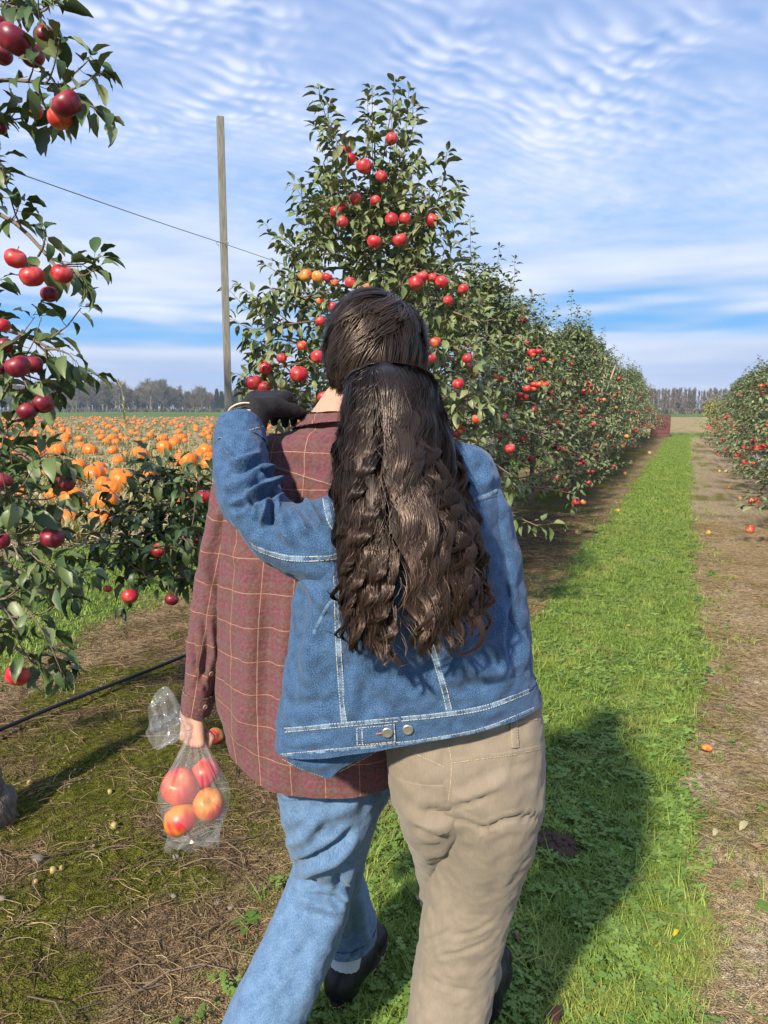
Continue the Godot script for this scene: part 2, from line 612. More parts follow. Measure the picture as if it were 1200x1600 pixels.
func straw_mesh(n: int, lo: float, hi: float, w: float, r: RandomNumberGenerator, spread: float) -> ArrayMesh:
	var t := Tri.new()
	for i in n:
		var a := r.randf() * TAU
		var d := sqrt(r.randf()) * spread
		var pos := Vector3(cos(a) * d, r.randf_range(0.002, 0.012), sin(a) * d)
		var an := r.randf() * TAU
		var l := r.randf_range(lo, hi)
		var bend := r.randf_range(-0.5, 0.5)
		var rise := r.randf_range(-0.08, 0.22)
		var path := []
		for k in 4:
			path.append(pos)
			pos += Vector3(cos(an), rise, sin(an)) * l / 3.0
			an += bend
			rise -= 0.12
		var g := r.randf_range(0.55, 1.25)
		t.tube(path, [w, w, w * 0.8, w * 0.4], 3, Color(g, g * 0.97, g * 0.92), false)
	return t.mesh()

func pebble_mesh(r: RandomNumberGenerator, n: int, spread: float, lo: float, hi: float) -> ArrayMesh:
	var t := Tri.new()
	for i in n:
		var a := r.randf() * TAU
		var d := sqrt(r.randf()) * spread
		lump(t, Vector3(cos(a) * d, 0.0, sin(a) * d), Vector3(r.randf_range(lo, hi), r.randf_range(lo, hi) * 0.7, r.randf_range(lo, hi)), 5, 7, 0.25, r.randi(), Color.WHITE * r.randf_range(0.7, 1.2))
	return t.mesh()

# a rounded lump: a sphere pushed in and out by noise
func lump(t: Tri, o: Vector3, s: Vector3, nv: int, nu: int, rough: float, sd: int, col: Color, turn := Basis()) -> void:
	var first := t.p.size()
	for j in nv + 1:
		var th := PI * j / nv
		for i in nu + 1:
			var ph := TAU * (i % nu) / nu
			var d := Vector3(sin(th) * cos(ph), cos(th), sin(th) * sin(ph))
			var k := 1.0 + rough * noise_a.get_noise_3d(d.x * 90.0 + sd % 977, d.y * 90.0, d.z * 90.0)
			t.v(o + turn * (d * s * k), turn * (d / s).normalized(), Vector2(float(i) / nu, float(j) / nv), col)
	for j in nv:
		for i in nu:
			var q := first + j * (nu + 1) + i
			t.quad(q, q + 1, q + nu + 2, q + nu + 1)

func make_litter() -> void:
	var r := RandomNumberGenerator.new()
	r.seed = 77
	var sm: Material = M.straw
	var lying := straw_mesh(9, 0.03, 0.10, 0.0011, r, 0.06)
	var twigs := straw_mesh(3, 0.10, 0.26, 0.0022, r, 0.10)
	var crumbs := pebble_mesh(r, 9, 0.09, 0.002, 0.0065)
	var mossy := tuft_mesh(26, 0.012, 0.003, 0.035, r, 0.3, 1.2)
	var at := []
	var ti := []
	var at_t := []
	var ti_t := []
	var at_c := []
	var ti_c := []
	var at_m := []
	var ti_m := []
	for i in 26000:
		var x := r.randf_range(-4.6, 2.4)
		var z := -0.3 - 11.0 * pow(r.randf(), 1.3)
		var g := grassy(x, z)
		var n1 := noise_a.get_noise_2d(x * 75.0 + 40.0, z * 75.0)
		var n2 := noise_b.get_noise_2d(x * 240.0, z * 240.0)
		var pt := Vector3(x, ground_height(x, z), z)
		if g > 0.5:
			if r.randf() < 0.04 and x > GRASS_L: at.append(Transform3D(flat_turn(r, r.randf_range(0.5, 0.9)), pt + Vector3(0, 0.03, 0))); ti.append(Color(0.36, 0.29, 0.15))
			continue
		var mossiness := smoothstep(-0.05, 0.34, n1 * 0.9 + n2 * 0.55 + 0.14)
		var k := r.randf()
		var left := x < -0.5
		if left and k < 0.36 and mossiness > 0.35 and x > -3.3:
			at_m.append(Transform3D(flat_turn(r, r.randf_range(0.7, 1.5)), pt)); ti_m.append(Color(0.13, 0.145, 0.014).lerp(Color(0.07, 0.10, 0.012), r.randf()) * r.randf_range(0.8, 1.25))
		elif k < (0.62 if left else 0.86):
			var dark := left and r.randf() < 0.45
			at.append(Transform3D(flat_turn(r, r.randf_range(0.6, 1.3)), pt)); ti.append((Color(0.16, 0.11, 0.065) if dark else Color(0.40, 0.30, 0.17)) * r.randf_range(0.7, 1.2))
		elif k < 0.90:
			at_c.append(Transform3D(flat_turn(r, r.randf_range(0.6, 1.5)), pt)); ti_c.append(Color(0.13, 0.088, 0.050).lerp(Color(0.24, 0.19, 0.13), pow(r.randf(), 4.0)))
		elif left and k < 0.955:
			at_t.append(Transform3D(flat_turn(r, r.randf_range(0.6, 1.3)), pt)); ti_t.append(Color(0.20, 0.15, 0.11) * r.randf_range(0.5, 1.4))
	many("straw", lying, sm, at, ti).set_meta("label", "dry straw scattered over the soil beside the lane")
	many("twigs", twigs, sm, at_t, ti_t).set_meta("label", "small prunings lying under the trees")
	many("soil_crumbs", crumbs, sm, at_c, ti_c).set_meta("label", "crumbs of soil and grit beside the lane")
	many("moss", mossy, sm, at_m, ti_m).set_meta("label", "cushions of green moss on the dark soil")

# ---------------------------------------------------------------- field of pumpkins and the far wood
func pumpkin_mesh(nu: int, nv: int, flat: float, sd: int) -> ArrayMesh:
	var t := Tri.new()
	for j in nv + 1:
		var th := PI * j / nv
		for i in nu + 1:
			var ph := TAU * (i % nu) / nu
			var rib := pow(absf(sin(ph * 5.0 + sd)), 0.6)
			var r := sin(th) * (0.90 + 0.10 * rib) * (1.0 + 0.04 * sin(ph * 2.0 + sd))
			var y := cos(th) * flat - 0.16 * exp(-pow(sin(th) / 0.28, 2.0)) * signf(cos(th)) * flat
			var g := 0.82 + 0.2 * rib
			t.v(Vector3(cos(ph) * r, y + flat * 0.82, sin(ph) * r), Vector3(cos(ph) * sin(th), cos(th) / flat, sin(ph) * sin(th)).normalized(), Vector2.ZERO, Color(0.70 * g, 0.180 * g * g, 0.012))
	for j in nv:
		for i in nu:
			var q := j * (nu + 1) + i
			t.quad(q, q + 1, q + nu + 2, q + nu + 1)
	# true normals from the ribs
	for j in range(1, nv):
		for i in nu + 1:
			var a := t.p[j * (nu + 1) + (i + 1) % nu] - t.p[j * (nu + 1) + (i - 1 + nu) % nu]
			var b := t.p[(j + 1) * (nu + 1) + i] - t.p[(j - 1) * (nu + 1) + i]
			var n := a.cross(b).normalized()
			var q := j * (nu + 1) + i
			t.n[q] = n if n.dot(t.n[q]) > 0 else -n
	return t.mesh()

func make_field() -> void:
	var r := RandomNumberGenerator.new()
	r.seed = 31
	var pm := mat(Color.WHITE, 0.42, true)
	pm.clearcoat_enabled = true
	pm.clearcoat = 0.15
	pm.clearcoat_roughness = 0.4
	var green := mat(Color.WHITE, 0.42, true)
	green.albedo_color = sr(0.85, 1.3, 1.0)
	var shapes := [pumpkin_mesh(40, 14, 0.90, 1), pumpkin_mesh(40, 14, 1.05, 2), pumpkin_mesh(40, 14, 0.80, 3)]
	var tiny := pumpkin_mesh(14, 7, 0.8, 1)
	var st := Tri.new()
	st.tube(smooth([Vector3(0, 0, 0), Vector3(0.02, 0.16, 0.03), Vector3(0.12, 0.32, 0.05)], 5), [0.16, 0.10, 0.075, 0.07, 0.07, 0.085], 6)
	var stem := st.mesh()
	var stem_m := mat(sr(0.16, 0.17, 0.06), 0.85)
	var spots := []
	for s in [[165, 800, 42, "round orange pumpkin in front of the nearest group at the field edge"], [121, 762, 40, "orange pumpkin tucked behind the leftmost pumpkin of the nearest group"], [147, 752, 36, "orange pumpkin on top of the nearest group, its side to the viewer"], [190, 762, 37, "single bright round pumpkin just beside the nearest group"],
			[121, 796, 42, "flat pumpkin half behind the dark apple leaves"], [172, 776, 34, "orange pumpkin squeezed into the middle of the nearest group"], [219, 720, 25, "small lone pumpkin on bare soil halfway to the cornstalk"], [258, 710, 34, "wide pumpkin leading the group before the post"], [254, 692, 25, "pumpkin sitting high in the group before the post"], [270, 700, 25, "pumpkin at the back of the group before the post"],
			[292, 732, 28, "pumpkin showing just above the low apple branch"], [238, 748, 25, "pumpkin half hidden by the low apple branch"], [137, 712, 30, "pale orange pumpkin beside the dark red hanging apples"], [94, 716, 25, "pumpkin under the hanging pair of dark apples"], [284, 690, 22, "pumpkin nearest to the wooden post"], [320, 712, 24, "pumpkin between the post and the denim cuff"], [128, 738, 24, "small pumpkin peeping over the nearest group"], [175, 690, 24, "pumpkin straight below the cornstalk"], [105, 690, 26, "pumpkin on the left of the ones below the cornstalk"], [326, 735, 22, "pumpkin touching the edge of the denim sleeve"]]:
		var g := on_ground(s[0], s[1])
		var w := -(g * yaw_basis).z
		spots.append([g, minf(s[2] * w / F * 0.5, 0.26), s[3]])
	# the rest lie in loose rows, closer together further off
	var tries := 0
	var far := []
	while tries < 3000:
		tries += 1
		var w := 9.5 + 122.0 * pow(r.randf(), 1.25)
		var px := r.randf_range(-160.0, 520.0)
		var q := yaw_basis * Vector3((px - 600.0) / F * w, 0, -w)
		if q.x > -7.0: continue
		var clump := noise_a.get_noise_2d(q.x * 34.0, q.z * 34.0) + 0.6 * noise_b.get_noise_2d(q.x * 60.0, q.z * 60.0)
		if clump < 0.16 + 0.25 * r.randf() and r.randf() < 0.90: continue
		if w < 22.0 and r.randf() < 0.72: continue
		var size := r.randf_range(0.13, 0.21)
		var crowded := false
		for s in spots:
			if (s[0] - q).length_squared() < pow(size + s[1], 2) * 0.8:
				crowded = true
				break
		if crowded: continue
		if spots.size() < 300 and px > -20.0 and px < 400.0 and (w < 62.0): spots.append([q, size, ""])
		else: far.append([q, size])
	for i in spots.size():
		var s = spots[i]
		var label: String = s[2] if s[2] else "ripe orange pumpkin lying among the dry vines of the field"
		var o := thing("pumpkin", label, "pumpkin", s[0], r.randf() * TAU, "pumpkins in the field")
		var sz: float = s[1]
		var b := mi("fruit", shapes[i % 3], pm, o)
		b.basis = Basis.from_euler(Vector3(r.randf_range(-0.7, 0.5), r.randf() * TAU, r.randf_range(-0.5, 0.5))).scaled(Vector3.ONE * sz)
		b.position.y = sz * 0.02
		if i < 70:
			var k := mi("stem", stem, stem_m, o)
			k.transform = b.transform * Transform3D(Basis(), Vector3(0, [1.40, 1.64, 1.24][i % 3], 0))
	var at := []
	var ti := []
	for s in far:
		at.append(Transform3D(Basis.from_euler(Vector3(r.randf_range(-0.5, 0.5), r.randf() * TAU, 0)).scaled(Vector3.ONE * s[1]), s[0]))
		ti.append(Color.WHITE * r.randf_range(0.8, 1.1))
	many("far_pumpkins", tiny, pm, at, ti).set_meta("label", "countless small pumpkins further out in the field")
	# dry vines, stalks and weeds between them
	var vine := straw_mesh(16, 0.18, 0.60, 0.007, r, 0.38)
	var weed := tuft_mesh(12, 0.26, 0.045, 0.18, r, 0.3, 1.3)
	at = []; ti = []
	var at_w := []
	var ti_w := []
	for i in 24000:
		var w := 8.5 + 110.0 * pow(r.randf(), 1.5)
		var px := r.randf_range(-160.0, 520.0)
		var q := yaw_basis * Vector3((px - 600.0) / F * w, 0, -w)
		if q.x > -6.6: continue
		var n := noise_b.get_noise_2d(q.x * 80.0, q.z * 80.0)
		if r.randf() < 0.20 + 0.5 * n:
			at_w.append(Transform3D(flat_turn(r, r.randf_range(0.5, 1.2)), q)); ti_w.append(Color(0.23, 0.23, 0.08).lerp(Color(0.42, 0.36, 0.20), r.randf()) * r.randf_range(0.7, 1.1))
		else:
			at.append(Transform3D(flat_turn(r, r.randf_range(0.6, 1.3)), q)); ti.append(Color(0.52, 0.45, 0.29) * r.randf_range(0.6, 1.2))
	many("dry_vines", vine, M.straw, at, ti).set_meta("label", "withered pale vines tangled between the pumpkins")
	many("field_weeds", weed, M.grass, at_w, ti_w).set_meta("label", "yellowing weeds and leaves between the pumpkins")
	cornstalk(on_ground(196, 684))

func cornstalk(at: Vector3) -> void:
	var o := thing("corn_plant", "tall pale cornstalk with a tassel standing alone in the pumpkin field", "corn plant", at)
	var r := RandomNumberGenerator.new()
	r.seed = 8
	var t := Tri.new()
	t.tube(smooth([Vector3.ZERO, Vector3(0.03, 1.4, 0), Vector3(-0.10, 2.7, 0.02)], 8), [0.035, 0.034, 0.032, 0.03, 0.027, 0.023, 0.018, 0.012, 0.008], 6)
	mi("stalk", t.mesh(), mat(sr(0.30, 0.31, 0.14), 0.7), o)
	var lm := mat(Color.WHITE, 0.7, true)
	for i in 15:
		var l := Tri.new()
		var dir := r.randf() * TAU
		blade(l, Vector3(0.0, 0.25 + i * 0.115, 0), dir, r.randf_range(0.45, 0.75), r.randf_range(0.6, 1.25), 0.085, Color(0.28, 0.31, 0.13) * r.randf_range(0.7, 1.2))
		mi("leaf", l.mesh(), lm, o)
	var s := Tri.new()
	for i in 9:
		var a := r.randf() * TAU
		var d := Vector3(cos(a) * 0.5, 1.0, sin(a) * 0.5) * r.randf_range(0.25, 0.6)
		s.tube([Vector3(-0.10, 2.65, 0.02), Vector3(-0.10, 2.65, 0.02) + d * 0.6, Vector3(-0.10, 2.62, 0.02) + d], [0.012, 0.012, 0.008], 4)
	mi("tassel", s.mesh(), mat(sr(0.40, 0.36, 0.22), 0.8), o)

func bare_tree_mesh(r: RandomNumberGenerator, slim: float) -> ArrayMesh:
	var t := Tri.new()
	var g := Color.WHITE
	var top := Vector3(r.randf_range(-0.05, 0.05), 1.0, 0)
	t.tube([Vector3.ZERO, top * 0.5 + Vector3(0.02, 0, 0), top], [0.022, 0.015, 0.003], 4, g, false)
	for i in 46:
		var h := r.randf_range(0.15, 0.95)
		var a := r.randf() * TAU
		var out := slim * (1.05 - h) * r.randf_range(0.6, 1.2)
		var b0 := top * h
		var b1 := b0 + Vector3(cos(a) * out, out * r.randf_range(0.8, 1.8), sin(a) * out)
		b1.y = minf(b1.y, 1.0)
		var k := g * r.randf_range(0.8, 1.35)
		t.tube([b0, b1], [0.009, 0.003], 3, k, false)
		for q in 7:
			var b2 := b0.lerp(b1, r.randf_range(0.3, 1.0))
			var c := r.randf() * TAU
			var l := slim * 0.35 * r.randf_range(0.5, 1.2)
			t.tube([b2, b2 + Vector3(cos(c) * l, l * r.randf_range(0.2, 1.3), sin(c) * l)], [0.006, 0.003], 3, k * r.randf_range(0.9, 1.5), false)
	return t.mesh()

func make_horizon() -> void:
	var r := RandomNumberGenerator.new()
	r.seed = 101
	var bm := mat(Color.WHITE, 0.9, true)
	bm.metallic_specular = 0.1
	var kinds := [bare_tree_mesh(r, 0.30), bare_tree_mesh(r, 0.22), bare_tree_mesh(r, 0.38)]
	var tall := [bare_tree_mesh(r, 0.14), bare_tree_mesh(r, 0.10)]
	for k in 3:
		var at := []
		var ti := []
		for i in 330:
			var px := r.randf_range(-420.0, 640.0)
			var w := r.randf_range(300.0, 350.0)
			var h := r.randf_range(8.0, 12.0) * (1.0 + 0.35 * noise_a.get_noise_1d(px * 4.0)) * (0.75 if px > 290 else 1.0)
			at.append(Transform3D(flat_turn(r, 1.0, 0.02) * Basis().scaled(Vector3(h * 1.2, h, h * 1.2)), yaw_basis * Vector3((px - 600.0) / F * w, 0, -w)))
			ti.append(Color(0.22, 0.175, 0.135).lerp(Color(0.17, 0.175, 0.12), r.randf()) * r.randf_range(0.7, 1.2))
		many("far_wood", kinds[k], bm, at, ti).set_meta("label", "leafless brown wood along the horizon behind the pumpkin field")
	for k in 2:
		var at := []
		var ti := []
		for i in 420:
			var px := r.randf_range(600.0, 1700.0)
			var w := r.randf_range(205.0, 222.0)
			var h := r.randf_range(6.2, 7.6)
			at.append(Transform3D(flat_turn(r, 1.0, 0.02) * Basis().scaled(Vector3(h, h, h)), yaw_basis * Vector3((px - 600.0) / F * w, 0, -w)))
			ti.append(Color(0.21, 0.185, 0.155) * r.randf_range(0.7, 1.2))
		many("far_hedgerow", tall[k], bm, at, ti).set_meta("label", "dense row of bare poplars beyond the end of the lane")
	var shrub := tuft_mesh(40, 1.0, 0.20, 1.0, r, 0.2, 0.9)
	var at_s := []
	var ti_s := []
	for i in 620:
		var right := i % 2 == 0
		var px := r.randf_range(560.0, 1700.0) if right else r.randf_range(-420.0, 620.0)
		var w := r.randf_range(198.0, 208.0) if right else r.randf_range(290.0, 300.0)
		at_s.append(Transform3D(flat_turn(r, r.randf_range(0.8, 1.9)), yaw_basis * Vector3((px - 600.0) / F * w, 0, -w)))
		ti_s.append(Color(0.16, 0.15, 0.10).lerp(Color(0.20, 0.165, 0.12), r.randf()))
	many("far_undergrowth", shrub, M.grass, at_s, ti_s).set_meta("label", "brush at the foot of the far trees")
	# a few slim evergreens and a small pale house beside the post
	var leaf := tuft_mesh(9, 0.22, 0.05, 0.10, r, 0.2, 0.8)
	var i := 0
	for px in [342.0, 349.0, 356.0, 364.0, 371.0]:
		var w := 300.0
		var o := thing("poplar_tree", ["leftmost of the dark slim evergreens on the horizon by the post", "dark slim evergreen second from the left in the clump by the post", "dark slim evergreen in the middle of the clump by the post", "dark slim evergreen just right of the middle in the clump by the post", "rightmost of the dark slim evergreens on the horizon by the post"][i], "tree", yaw_basis * Vector3((px - 600.0) / F * w, 0, -w), 0.0, "dark evergreens at the horizon")
		var t := Tri.new()
		t.tube([Vector3.ZERO, Vector3(0, 7, 0)], [0.22, 0.05], 5)
		mi("trunk", t.mesh(), mat(sr(0.10, 0.08, 0.06), 0.9), o)
		var at := []
		var ti := []
		var h := 8.0 + 1.5 * sin(px)
		for q in 260:
			var y := r.randf_range(0.4, h)
			var d := (1.0 - pow(y / h, 2.2)) * 1.0 * sqrt(r.randf()) + 0.1
			var a := r.randf() * TAU
			at.append(Transform3D(flat_turn(r, r.randf_range(3.0, 5.0), 0.5), Vector3(cos(a) * d, y, sin(a) * d)))
			ti.append(Color(0.035, 0.062, 0.035) * r.randf_range(0.6, 1.3))
		many("crown", leaf, M.grass, at, ti, o)
		i += 1

# ---------------------------------------------------------------- apple trees
var leaf_meshes := []
var leaf_mats := []
var apple_meshes := []
var row_crowns := []

# One leaf along +Z, about 1 long: folded along the midrib, arched, its underside paler.
func leaf_mesh(rows: int, arch: float, fold: float, wave: float, twist: float) -> ArrayMesh:
	var t := Tri.new()
	for side in [1.0, -1.0]:
		var last := -1
		for k in rows + 1:
			var s := float(k) / rows
			var w := 0.225 * pow(sin(PI * pow(s, 0.82) * 0.985 + 0.03), 0.85)
			var ang := -arch * s
			var mid := Vector3(0, 0.0, 0.0)
			mid.z = sin(arch * s) / arch
			mid.y = -(1.0 - cos(arch * s)) / arch
			var roll := twist * s
			var ax := Vector3(cos(roll), sin(roll), 0)
			var up := Vector3(-sin(roll), cos(roll), 0)
			var lift := fold * w + wave * w * sin(s * 17.0)
			var lift2 := fold * w + wave * w * sin(s * 14.0 + 2.0)
			var nn := Vector3(0, cos(ang), -sin(ang)) + up * 0.2
			nn = nn.normalized()
			var off: Vector3 = nn * 0.004 * side
			var ce := Color(0.92, 0.95, 0.9) if side > 0 else Color(1.45, 1.38, 1.9)
			var cm := Color(1.25, 1.15, 1.1) if side > 0 else Color(1.6, 1.5, 2.0)
			var a := t.v(mid - ax * w + up * lift + off, side * (nn + ax * fold * 0.8).normalized(), Vector2.ZERO, ce)
			t.v(mid + off, side * nn, Vector2.ZERO, cm)
			t.v(mid + ax * w + up * lift2 + off, side * (nn - ax * fold * 0.8).normalized(), Vector2.ZERO, ce)
			if last >= 0:
				t.quad(last, last + 1, a + 1, a); t.quad(last + 1, last + 2, a + 2, a + 1)
			last = a
	t.tube([Vector3(0, 0.10, -0.26), Vector3(0, 0.03, -0.1), Vector3(0, 0, 0.03)], [0.014, 0.012, 0.012], 3, Color(1.5, 1.3, 1.0), false)
	return t.mesh()

func apple_mesh(nu: int, nv: int, deep: Color, pale: Color, pale_share: float, sd: int) -> ArrayMesh:   # about 1 across, its stalk end up
	var t := Tri.new()
	for j in nv + 1:
		var th := PI * j / nv
		for i in nu + 1:
			var ph := TAU * (i % nu) / nu
			var r := 0.5 * sin(th) * (1.0 + 0.08 * cos(th)) * (1.0 + 0.025 * cos(5.0 * ph) * smoothstep(0.3, -1.0, cos(th)))
			var y := 0.46 * cos(th) - 0.19 * exp(-pow(sin(th) / 0.36, 2.0)) * (1.0 if cos(th) > 0 else -0.7)
			var d := Vector3(cos(ph) * sin(th), cos(th), sin(ph) * sin(th))
			var n := noise_a.get_noise_3d(d.x * 55.0 + sd * 40, d.y * 45.0, d.z * 55.0) + 0.35 * noise_c.get_noise_3d(ph * 260.0, cos(th) * 40.0, sd * 9.0)
			var k := smoothstep(0.55 - pale_share, 1.15 - pale_share, 0.5 + n * 0.9 + 0.18 * (1.0 - sin(th)))
			var col := deep.lerp(pale, k)
			col = col.lerp(Color(0.25, 0.20, 0.05), 0.7 * exp(-pow(sin(th) / 0.16, 2.0)))
			t.v(Vector3(cos(ph) * r, y, sin(ph) * r), d, Vector2(float(i) / nu, float(j) / nv), col)
	for j in nv:
		for i in nu:
			var q := j * (nu + 1) + i
			t.quad(q, q + 1, q + nu + 2, q + nu + 1)
	for j in range(1, nv):
		for i in nu + 1:
			var a := t.p[j * (nu + 1) + (i + 1) % nu] - t.p[j * (nu + 1) + (i - 1 + nu) % nu]
			var b := t.p[(j + 1) * (nu + 1) + i] - t.p[(j - 1) * (nu + 1) + i]
			var n := a.cross(b).normalized()
			var q := j * (nu + 1) + i
			t.n[q] = n if n.dot(t.n[q]) > -0.2 else -n
	t.tube(smooth([Vector3(0, 0.24, 0), Vector3(0.01, 0.42, 0.0), Vector3(0.05, 0.60, 0.02)], 4), [0.022, 0.02, 0.018, 0.02, 0.03], 5, Color(0.10, 0.065, 0.035))
	return t.mesh()

func make_plant_kit() -> void:
	M.grass = mat(Color.WHITE, 0.55, true)
	M.grass.metallic_specular = 0.35
	M.grass.backlight_enabled = true
	M.grass.backlight = Color(0.55, 0.6, 0.2)
	M.straw = mat(Color.WHITE, 0.85, true)
	M.straw.metallic_specular = 0.2
	for k in 5:
		leaf_meshes.append(leaf_mesh(6, [0.9, 1.3, 0.6, 1.7, 1.1][k], [0.55, 0.35, 0.7, 0.5, 0.25][k], [0.16, 0.24, 0.12, 0.2, 0.3][k], [0.45, -0.6, 0.25, 0.7, -0.4][k]))
	for k in 2:
		leaf_meshes.append(leaf_mesh(3, 1.1, [0.5, 0.35][k], 0.0, [0.3, -0.3][k]))
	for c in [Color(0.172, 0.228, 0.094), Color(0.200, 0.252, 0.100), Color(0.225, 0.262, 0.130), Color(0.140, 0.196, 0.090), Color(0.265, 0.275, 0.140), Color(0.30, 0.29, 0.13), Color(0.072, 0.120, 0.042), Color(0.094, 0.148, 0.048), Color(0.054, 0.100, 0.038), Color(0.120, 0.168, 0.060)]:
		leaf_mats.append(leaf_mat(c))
	M.leaf = leaf_mat(Color.WHITE)
	M.apple = mat(Color.WHITE, 0.40, true)
	M.apple.metallic_specular = 0.5
	M.apple.clearcoat_enabled = true
	M.apple.clearcoat = 0.12
	M.apple.clearcoat_roughness = 0.25
	apple_meshes = [
		apple_mesh(24, 14, Color(0.135, 0.006, 0.022), Color(0.30, 0.035, 0.05), 0.20, 1),
		apple_mesh(24, 14, Color(0.42, 0.014, 0.028), Color(0.58, 0.10, 0.08), 0.26, 2),
		apple_mesh(24, 14, Color(0.52, 0.030, 0.035), Color(0.62, 0.25, 0.06), 0.30, 3),
		apple_mesh(24, 14, Color(0.55, 0.090, 0.035), Color(0.60, 0.33, 0.07), 0.50, 4),
		apple_mesh(32, 20, Color(0.46, 0.016, 0.032), Color(0.58, 0.11, 0.04), 0.20, 5),
		apple_mesh(32, 20, Color(0.48, 0.022, 0.036), Color(0.58, 0.22, 0.035), 0.34, 6),
		apple_mesh(14, 9, Color(0.46, 0.016, 0.026), Color(0.58, 0.09, 0.06), 0.22, 7),
		apple_mesh(14, 9, Color(0.32, 0.17, 0.07), Color(0.38, 0.30, 0.10), 0.5, 8)]
	var bm := mat(Color.WHITE, 0.9)
	bm.albedo_texture = ramp_tex(0.03, [[0.0, sr(0.06, 0.05, 0.04)], [0.5, sr(0.14, 0.115, 0.09)], [1.0, sr(0.24, 0.21, 0.175)]], 256, 5)
	bm.uv1_triplanar = true
	bm.uv1_scale = Vector3(6, 2.5, 6)
	bm.heightmap_enabled = true
	bm.heightmap_texture = noise_tex(0.05, 256)
	bm.heightmap_scale = 0.6
	M.bark = bm
	M.twig = mat(sr(0.17, 0.135, 0.10), 0.85)

func leaf_mat(c: Color) -> StandardMaterial3D:
	var m := mat(c.linear_to_srgb(), 0.44, true)
	m.metallic_specular = 0.5
	m.backlight_enabled = true
	m.backlight = Color(0.55, 0.60, 0.24)
	return m

class Plan:
	var wood := Tri.new()
	var leaves := []
	var apples := []

func leaf_at(r: RandomNumberGenerator, at: Vector3, d: Vector3, size: float) -> Transform3D:
	var z := d.normalized()
	var x := Vector3.UP.cross(z)
	x = x.normalized() if x.length() > 0.05 else Vector3.RIGHT
	var y := z.cross(x)
	var b := Basis(x, y, z).rotated(z, r.randf_range(-0.7, 0.7))
	return Transform3D(b.scaled(Vector3.ONE * size), at)

# a leafy shoot: leaves in a spiral along it, a rosette at its tip
func shoot(p: Plan, r: RandomNumberGenerator, path: Array, rad: float, size: float, gap: float) -> void:
	var length := 0.0
	for k in path.size() - 1: length += (path[k + 1] - path[k]).length()
	var n := maxi(3, int(length / gap))
	var pts := smooth(path, maxi(3, int(length / 0.06)))
	var radii := []
	for k in pts.size(): radii.append(lerpf(rad, rad * 0.35, float(k) / (pts.size() - 1)))
	p.wood.tube(pts, radii, 4, Color.WHITE, false)
	var turn := r.randf() * TAU
	for i in n + 3:
		var s := minf((i + 0.6) / n, 1.0)
		var f := s * (pts.size() - 1)
		var k := mini(int(f), pts.size() - 2)
		var pos: Vector3 = pts[k].lerp(pts[k + 1], f - k)
		var ax: Vector3 = (pts[k + 1] - pts[k]).normalized()
		var a := ax.cross(Vector3.UP if absf(ax.y) < 0.9 else Vector3.RIGHT).normalized()
		var b := a.cross(ax)
		turn += 2.4 + r.randf_range(-0.4, 0.4)
		var open := r.randf_range(0.75, 1.25) if i < n else r.randf_range(0.25, 0.7)
		var d := ax * cos(open) + (a * cos(turn) + b * sin(turn)) * sin(open)
		d.y += r.randf_range(-0.80, 0.10)
		var sz := size * r.randf_range(0.75, 1.2) * (1.0 if i < n - 2 else 0.75)
		p.leaves.append(leaf_at(r, pos + d.normalized() * sz * 0.25, d, sz))

# a bearing limb with side shoots and hanging apples
func limb(p: Plan, r: RandomNumberGenerator, path: Array, rad: float, shoots: int, len_lo: float, len_hi: float, size: float, gap: float, fruit: float, rise := 0.5, bare := 0.2) -> void:
	var pts := smooth(path, 10)
	var radii := []
	for k in pts.size(): radii.append(lerpf(rad, rad * 0.35, k / 10.0))
	p.wood.tube(pts, radii, 5, Color.WHITE, false)
	for i in shoots:
		var f := lerpf(bare, 1.0, (i + r.randf()) / shoots) * 10.0
		var k := mini(int(f), 9)
		var pos: Vector3 = pts[k].lerp(pts[k + 1], f - k)
		var ax: Vector3 = (pts[k + 1] - pts[k]).normalized()
		var d := (ax * r.randf_range(0.2, 0.9) + Vector3(r.randf_range(-1, 1), r.randf_range(-0.35, 1.0) + rise - 0.5, r.randf_range(-1, 1)).normalized()).normalized()
		var l := r.randf_range(len_lo, len_hi)
		var e := pos + d * l
		shoot(p, r, [pos, pos.lerp(e, 0.5) + Vector3(0, -0.02, 0), e + Vector3(0, l * 0.22 * rise * 2.0 - l * 0.12, 0)], rad * 0.35, size, gap)
		if r.randf() < fruit:
			var c := pos + Vector3(r.randf_range(-0.05, 0.05), -0.07, r.randf_range(-0.05, 0.05)) + d * l * r.randf_range(0.0, 0.5)
			for q in 1 + int(r.randf() * 2.4):
				p.apples.append([c + Vector3(r.randf_range(-0.08, 0.08), r.randf_range(-0.06, 0.03), r.randf_range(-0.08, 0.08)), r.randf_range(0.070, 0.100)])

func profile(rows: Array, h: float) -> float:   # rows of [height, radius], from low to high
	for k in rows.size() - 1:
		if h <= rows[k + 1][0]:
			return lerpf(rows[k][1], rows[k + 1][1], clampf((h - rows[k][0]) / (rows[k + 1][0] - rows[k][0]), 0.0, 1.0))
	return rows[-1][1]

